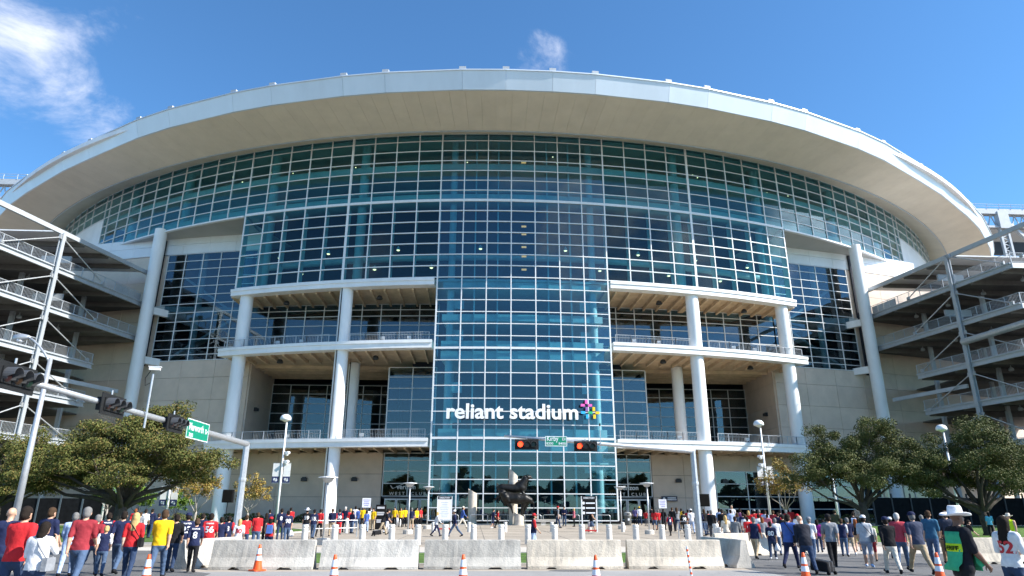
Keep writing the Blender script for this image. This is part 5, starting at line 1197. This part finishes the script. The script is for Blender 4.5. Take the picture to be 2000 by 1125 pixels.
P_(409,1004,98,'man in red jersey 56 and khaki shorts','walk_a',-10,top=red,bottom=khaki,legs='short',num='56',name='CUSHING',fat=1.1,shoe=gray)
P_(393,1004,82,'dark-haired man in navy between jerseys 8 and 56','step_b',-20,top=navy,bottom=djean)
P_(430,1011,88,'man in navy T-shirt and black shorts beside jersey 56','step_a',-10,top=navy,bottom=black,legs='short')
P_(445,1009,80,'man in navy jersey with red shoulders at the left mast foot','step_b',-5,top=navy,bottom=djean,num='3',fore=red)
P_(466,1015,76,'blonde girl in white jersey 80','step_a',-10,top=white,bottom=djean,hair='mid',hc='bl',num='80',numcol=JR)
P_(480,1007,72,'small person in red behind the white jersey 80','step_a',20,top=red,bottom=djean,hc='br')
P_(502,1002,72,'broad man in red polo and blue jeans behind the first barrier','stand',0,top=red,bottom=jean,fat=1.2,hc='br')
P_(527,1011,74,'woman in red vest and cap with a small blue backpack','step_b',-10,top=red,bottom=navy,sleeve='n',cap=('cap',red),bag='pack',hair='mid')
P_(519,1003,66,'dark-haired person in black beside the blue backpack','step_a',-10,top=black,bottom=black,hair='mid')
P_(549,994,62,'man in navy jersey 8 near the bannered lamp','stand',0,top=navy,bottom=djean,num='8')
P_(526,996,52,'small far figure in navy and white left of the bannered lamp','step_a',0,top=navy,bottom=djean)
P_(562,998,66,'fan in navy jersey 90 with white bag','step_b',10,top=navy,bottom=jean,num='90',bag='hand')
P_(567,992,52,'person in red jersey behind the navy 90','step_a',0,top=red,bottom=djean)
for k,(u,vt,c,hc_,lb) in enumerate(((262,995,red,'rd','far walker in red left of the golden tree'),(282,996,white,'dk','far walker in white shirt below the banner lamp'),(295,995,navy,'dk','far walker in navy beside the white shirt'),(308,1004,navy,'br','far walker in blue right of the white shirt'),(272,1002,gray,'br','far walker in grey behind the blonde woman'))):
    P_(u,vt,58,lb,'step_a',-20,top=c,bottom=djean,hc=hc_,fat=1.0)
# queue left of the tower
P_(599,994,58,'man in white cowboy hat and dark jersey 59','stand',-10,top=black,bottom=djean,num='59',cap=('cowboy',white))
P_(613,996,57,'fan in navy jersey 55 beside the cowboy hat','step_a',-15,top=navy,bottom=jean,num='55',cap=('cap',black))
P_(625,995,54,'person in red shirt and black trousers left of the post light','step_b',-20,top=red,bottom=black)
P_(649,994,54,'man in navy polo and khaki trousers right of the post light','stand',-10,top=navy,bottom=khaki,hc='br')
P_(663,995,50,'fan in navy and red jersey 30 behind the khaki trousers','step_a',0,top=navy,bottom=red,num='30',fore=red)
P_(674,990,50,'white-haired man in navy suit in the left queue','stand',-30,top=navy,bottom=navy,sleeve='l',hc='wh')
P_(684,994,46,'person in red shirt next to the navy suit','stand',10,top=red,bottom=djean,hc='bl')
P_(688,998,44,'woman in navy top and jeans with hands in front','hands_front',-40,top=navy,bottom=jean,hair='mid')
P_(694,989,44,'person in white and pale blue jersey in the left queue','stand',0,top=white,bottom=lblue,skin=2)
P_(701,992,42,'person in denim blue behind the white jersey','stand',0,top=blue,bottom=jean)
P_(709,990,44,'steward in yellow shirt left of the placard','stand',180,top=yellow,bottom=black,skin=2)
P_(716,998,42,'man in blue shirt and light jeans below the placard','stand',20,top=blue,bottom=lblue)
P_(721,988,48,'steward in white shirt under the white placard','raise',20,top=white,bottom=khaki,skin=2)
P_(729,993,43,'steward in yellow shirt right of the placard','stand',150,top=yellow,bottom=khaki)
P_(748,995,50,'man in black shirt and khaki trousers pulling a dark bag','pull',-75,top=black,bottom=khaki)
P_(757,994,48,'man in navy and white beside the black totem','step_a',-90,top=navy,bottom=white,skin=2)
for k,(u,c,lb) in enumerate(((771,yellow,'steward in yellow at the left doors, beside the tub'),(783,yellow,'steward in yellow in the middle of the left doors'),(791,yellow,'steward in yellow with dark trousers under the left doors'),(814,yellow,'steward in yellow behind the post light at the tower left'),(822,red,'guest in dark red at the left doors'))):
    P_(u,991+k%2,38,lb,'stand',160+20*k,top=c,bottom=black,skin=k%3)
P_(804,992,42,'man in navy shirt and khaki shorts by the left post light','stand',-5,top=navy,bottom=khaki,legs='short',hc='gr',fat=1.15)
# middle
P_(853,1000,48,'woman in white sweater and navy trousers walking on the plaza','walk_a',-80,top=white,bottom=navy,sleeve='l',hc='bl',hair='mid')
P_(889,996,53,'person in white hat, navy top and jeans striding left','stride',85,top=navy,bottom=jean,cap=('cap',white),sleeve='l')
P_(903,989,44,'man in blue shirt, cream trousers and cap walking behind','stride',-80,top=blue,bottom=cream,cap=('cap',cream),sleeve='l')
P_(963,994,38,'fan in navy and white jersey left of the bull sculpture','step_a',-70,top=navy,bottom=navy,legs='short',shoe=white)
P_(972,996,36,'person in red jersey and black trousers left of the bull sculpture','step_b',-70,top=red,bottom=black)
P_(1042,1003,76,'man in red cap and navy polo behind the sandy barrier','step_a',-85,top=navy,bottom=lblue,cap=('cap',red),fat=1.15,fore=red)
P_(1089,988,44,'man in red cap and grey shirt with a black backpack','step_b',-70,top=gray,bottom=djean,cap=('cap',red),bag='pack',extra=black)
P_(1102,988,40,'man in navy jacket facing the road, right of the bulls','hands_front',170,top=navy,bottom=jean,sleeve='l')
P_(1121,992,37,'woman in pink shirt standing right of the bulls','stand',100,top=pink,bottom=black,hair='mid',hc='bl',sleeve='l')
P_(1155,995,44,'woman in black top, denim skirt and red boots','walk_a',-85,top=black,bottom=jean,legs='short',hair='mid',hc='bl',sleeve='n',bag='pack',extra=black,shoe=red,skirt=True)
# queue right of the tower
Rq=[(1240,990,36,'person in violet-blue shirt by the litter bin',(.10,.09,.22),black,{}),(1249,988,38,'large man in white shirt and yellow cap at the right doors',white,djean,dict(cap=('cap',yellow),fat=1.2)),(1261,996,32,'person in red behind the right post light',red,dgray,{}),(1273,986,40,'tall dark-clad man above the right queue',black,black,{}),(1278,994,42,'woman in red top and denim shorts in the right queue',red,jean,dict(legs='short',hair='mid')),(1286,995,40,'person in red sweater and grey trousers in the right queue',red,dgray,dict(sleeve='l',hc='gr')),(1296,993,42,'figure in black under the right placard',black,black,dict(hair='mid')),(1308,1003,44,'child in red and navy jersey standing in the right plaza',navy,black,dict(num='8',fore=red)),(1313,990,48,'man in black leather jacket in the right queue',black,black,dict(sleeve='l',hc='br')),(1322,990,48,'woman in grey vest and dark jeans in the right queue',gray,djean,dict(hair='long',hc='br')),(1331,992,42,'person in yellow vest between two dark jackets',yellow,black,dict(skin=2)),(1336,997,52,'fan in dark jersey 90 left of the mast pole',black,black,dict(num='90')),(1344,994,46,'fan in red jersey behind the dark 90',red,djean,{}),(1350,993,50,'person in white shirt next to the mast pole',white,lblue,dict(cap=('cap',white))),(1367,995,52,'person in navy shirt right of the mast pole',navy,jean,dict(hc='gr')),(1376,993,54,'woman in black top and jeans right of the mast pole',black,jean,dict(hair='mid',hc='br')),(1390,995,62,'man in black jacket behind the end-on right barrier',black,dgray,dict(sleeve='l',hc='gr',fat=1.2)),(1384,996,50,'person in red half hidden by the black jacket',red,djean,{})]
for k,(u,vt,S_,lb,t_,b_,kw) in enumerate(Rq): P_(u,vt,S_,lb,('stand','step_a','hands_front','step_b')[k%4],(-10,15,-25,30)[k%4],top=t_,bottom=b_,**kw)
# right crowd
Rc=[(1411,993,66,'man in plain black shirt at the left of the right crowd',black,black,dict(fat=1.15)),(1418,1006,66,'woman with long blonde hair and pale top in the right crowd',cream,djean,dict(hair='long',hc='bl')),(1436,1008,66,'man in grey sweater and grey trousers stepping up the kerb',(.17,.18,.19),dgray,dict(sleeve='l',pose='stride')),(1428,994,54,'person in pale blue shirt behind the blonde woman',lblue,djean,{}),(1446,992,58,'broad person in plum shirt in the right crowd',plum,black,dict(fat=1.2)),(1430,986,52,'balding man in white shirt above the right crowd',white,djean,dict(hair='bald')),(1405,992,50,'person in light blue far behind the black shirt',lblue,djean,{}),(1457,1004,62,'person in white top left of the khaki trousers',white,djean,dict(hc='br')),(1463,996,54,'blonde head in red and white jersey in the right crowd',red,djean,dict(hc='bl',hair='mid')),(1461,1009,62,'fan in red and blue jersey behind the navy polo',red,djean,dict(num='6')),(1473,1009,84,'man in navy polo with red sleeves and khaki trousers',navy,khaki,dict(fore=red,hc='gr',fat=1.12,pose='walk_a')),(1474,994,54,'grey-capped man in red striped jersey behind',red,black,dict(cap=('cap',gray))),(1484,994,54,'grey-haired man in red jersey in the right crowd',red,djean,dict(hc='gr')),(1490,1009,66,'woman with curly red hair and grey blouse',gray,djean,dict(hair='mid',hc='rd',sleeve='l')),(1495,995,58,'fan in pale blue jersey 44',lblue,djean,dict(num='44',numcol=JR)),(1483,1003,60,'person in white T-shirt behind the curly red hair',white,djean,{}),(1506,1018,76,'boy in navy jersey 80 carrying a white bag','navy',djean,dict(num='80',bag='hand',skin=1,shoe=white,pose='step_b')),(1515,1011,74,'grey-haired person in white shirt and jeans next to boy 80',white,jean,dict(hc='gr',fat=1.12)),(1511,996,54,'person in dark red jersey in the right crowd',maroon,black,dict(hc='br')),(1525,994,56,'dark-clad person left of the half-bare tree trunk',black,black,{}),(1537,994,52,'white-haired person in red beside the tree trunk',red,djean,dict(hc='wh')),(1545,991,52,'white-haired man in red shirt right of the tree trunk',red,djean,dict(hc='wh')),(1520,1000,58,'person in red and navy jersey in front of the tree',navy,djean,dict(fore=red)),(1559,1003,66,'person in red and white cap behind the blue shirt',white,djean,dict(cap=('cap',red))),(1452,1000,56,'dark-haired person in navy in the thick of the right crowd',navy,djean,{}),(1441,1000,54,'brown-haired woman in dark blue in the right crowd',djean,djean,dict(hair='mid',hc='br')),(1500,1003,56,'person in striped red and white top behind boy 80',pink,djean,{}),(1530,1005,62,'man in dark cap and black jacket near the tree',black,djean,dict(cap=('cap',black)))]
for k,(u,vt,S_,lb,t_,b_,kw) in enumerate(Rc):
    kw=dict(kw); ps=kw.pop('pose',('step_a','step_b','stand')[k%3]); P_(u,vt,S_,lb,ps,(-5,12,-15,8)[k%4],top=navy if t_=='navy' else t_,bottom=b_,**kw)
P_(1540,1003,108,'tall man in blue shirt and navy trousers with a black bag','walk_b',-20,top=blue,bottom=navy,bag='shoulder',sleeve='l',fat=1.12)
suit,js,ks=P_(1572,1010,112,'bald man in dark suit pulling a wheeled case','pull',15,top=(.022,.024,.034),bottom=djean,sleeve='l',hair='bald',fat=1.15)
P_(1582,1009,86,'man in white and red cap behind the dark suit','step_a',-10,top=white,bottom=jean,cap=('cap',gray),hc='gr')
P_(1597,1014,66,'person in magenta top and dark jeans in the right driveway','step_b',0,top=magenta,bottom=djean,hair='mid')
P_(1609,1014,60,'small dark figure beside the magenta top','stand',0,top=black,bottom=tan,legs='short')
P_(1621,1003,106,'man in grey T-shirt, black jeans and dark cap in the right driveway','walk_b',10,top=gray,bottom=black,cap=('cap',black))
P_(1645,1012,76,'man in white, navy and red jersey and jeans','step_a',0,top=navy,bottom=jean,fore=white,hc='br')
P_(1657,1010,76,'boy in navy T-shirt and khaki shorts','walk_a',10,top=navy,bottom=khaki,legs='short',hc='gr',shoe=white)
P_(1632,994,58,'soldier in camouflage and cap on the right lawn','stand',-10,top=(.06,.065,.04),bottom=(.06,.065,.04),sleeve='l',cap=('cap',(.06,.065,.04)))
P_(1668,998,62,'person with a white backpack in front of the oak trunk','step_a',0,top=black,bottom=djean,bag='pack',extra=lblue)
P_(1672,1012,66,'woman with auburn hair behind the white cap','step_b',0,top=black,bottom=tan,hair='long',hc='rd',legs='short')
P_(1689,1005,104,'man in pale grey shirt, grey shorts and white cap','step_a',-5,top=(.46,.48,.50),bottom=(.28,.31,.38),legs='short',cap=('cap',white),fat=1.2,bag='shoulder',extra=dgray,shoe=lblue)
P_(1700,1018,80,'person in cream top and red bag behind the white cap','step_b',0,top=cream,bottom=maroon,legs='short')
P_(1734,1008,114,'heavy man in black sweater and cream trousers','walk_a',15,top=black,bottom=cream,sleeve='l',cap=('cap',navy),fat=1.2)
P_(1755,1000,112,'white-haired man in red striped shirt and jeans','walk_b',-5,top=(.48,.06,.08),bottom=jean,hc='wh',fat=1.1,sleeve='s')
P_(1741,1009,84,'person in grey with white cap behind the red striped shirt','step_a',0,top=gray,bottom=djean,cap=('cap',white))
P_(1788,998,124,'stooping man in navy shirt and khaki trousers with cap','stride',25,top=(.05,.06,.10),bottom=(.36,.28,.18),cap=('cap',navy),fat=1.16,hc='gr')
P_(1817,995,112,'man in teal polo shirt and blue jeans','step_a',-10,top=teal,bottom=jean,hc='br',fat=1.05)
P_(1803,1004,84,'grey-haired person behind the teal shirt','step_b',0,top=black,bottom=djean,hc='gr')
P_(1843,1003,100,'woman in black top partly hidden by the police hat','step_a',0,top=black,bottom=tan,cap=('cap',black),hair='mid')
P_(1851,995,110,'man in dark striped shirt behind the police officer','step_b',10,top=(.05,.055,.08),bottom=djean,hc='br')
P_(1932,998,52,'far person in light blue top under the right oak','stand',30,top=(.12,.45,.62),bottom=black,hair='mid')
P_(1892,1014,64,'person in black and jeans walking on the right lawn','walk_a',-70,top=black,bottom=djean)
HV=(.62,.80,.02)
off2,j2,k2=P_(1973,1002,78,'officer in yellow high-visibility vest and straw hat at far right','stand',165,top=HV,bottom=khaki,cap=('cowboy',cream),fat=1.2,sleeve='n')
P_(1972,1006,205,'dark-haired woman in white jersey at the right picture edge','hands_front',-35,top=white,bottom=djean,hair='long',hc='dk',num='52',numcol=JR,skin=0)
cop,jc,kc=P_(1876,1001,232,'police officer in dark uniform, open green vest and white hat','step_a',-55,top=(.012,.013,.018),bottom=black,skin=2,fat=1.14,cap=('cowboy',white),hair='bald')
# the officer's open tabard, shoulder patch
M_vest=cloth((.05,.40,.20)); M_vest2=cloth((.55,.75,.03))
me,jb,zt,tr=body_mesh('step_a','bald',1.14,False,.0155)
def drape(name,x0,x1,z0,z1,front,m,parent,off=.022,n=7,flare=.0):
    mb=MB(); sg=1 if front else -1; rows=[]
    for a in range(n+1):
        row=[]
        for b in range(n+1):
            x=x0+(x1-x0)*b/n; z=z0+(z1-z0)*a/n; h=tr.ray_cast(Vector((x,sg*1.,z)),Vector((0,-sg,0))); y=(h[0].y if h[0] else sg*.1)
            if z<jb['pel'][2]-.02: y=sg*.15
            mb.v.append((x,y+sg*(off+flare*(z1-z)),z)); row.append(len(mb.v)-1)
        rows.append(row)
    for r0,r1 in zip(rows,rows[1:]):
        for b in range(n): mb.f.append((r0[b],r0[b+1],r1[b+1],r1[b])); mb.m.append(0)
    o=obj(name,mb,m,parent,smooth=True,local=True); s_=o.modifiers.new('s','SOLIDIFY'); s_.thickness=.006; return o
cz=jb['chest'][2]; pz=jb['pel'][2]
for f in (True,False):
    v=drape('vest_panel',-.17,.17,pz-.10,cz+.14,f,M_vest,cop,.02,10,.05)
    drape('vest_band',-.17,.17,cz-.16,cz-.04,f,M_vest2,v,.034,8,.03)
    s=text_mesh('SHERIFF',.085,.002,.003,'CENTER'); s.materials.append(cloth(black))
    for q in s.vertices:
        x=(-1 if f else 1)*q.co.x; z=cz-.135+q.co.y; h=tr.ray_cast(Vector((x,1. if f else -1.,z)),Vector((0,-1 if f else 1,0))); y=(h[0].y if h[0] else .1)+(1 if f else -1)*.052; q.co=(x,y,z)
    o=bpy.data.objects.new('vest_lettering',s); COL.objects.link(o); o.parent=v
sh=Vector(jb['shl']); el=Vector(jb['ell']); c=sh+(el-sh)*.35; obj('shoulder_patch',MB().box((c.x-.072,c.y,c.z),(.012,.07,.08)),cloth((.55,.20,.06)),cop,local=True)
# wheeled case of the man in the suit, and the dark bag on the plaza
def wheeled(label,u,v,rz,s,col):
    p=gp(u,v); t=thing('wheeled_case',label,'suitcase',p,rz)
    b=obj('case_body',MB().hexa([(-.2*s,-.32*s,.08),(.2*s,-.32*s,.08),(.2*s,.28*s,.10),(-.2*s,.28*s,.10),(-.18*s,-.30*s,.36*s),(.18*s,-.30*s,.36*s),(.18*s,.25*s,.42*s),(-.18*s,.25*s,.42*s)]),cloth(col),t,local=True)
    bv=b.modifiers.new('b','BEVEL'); bv.width=.05*s; bv.segments=3
    for x in (-.08,.08): obj('piping',MB().tube([(x*s,-.31*s,.1),(x*s,-.30*s,.37*s),(x*s,.24*s,.43*s)],.008,5),cloth(gray),t,local=True)
    for x in (-.17,.17): obj('wheel',MB().tube([(x*s-.02,-.30*s,.055),(x*s+.02,-.30*s,.055)],.05,10),M_black,t,local=True)
    obj('pull_handle',MB().tube([(-.08*s,.22*s,.38*s),(-.08*s,.62*s,.85*s),(.08*s,.62*s,.85*s),(.08*s,.22*s,.38*s)],.012,6),M_dark,t,local=True)
wheeled('black wheeled case trailing behind the man in the dark suit',1607,1122,.55,.95,black)
wheeled('small dark wheeled bag trailed on the plaza in the left queue',736,1047,-.9,.9,black)
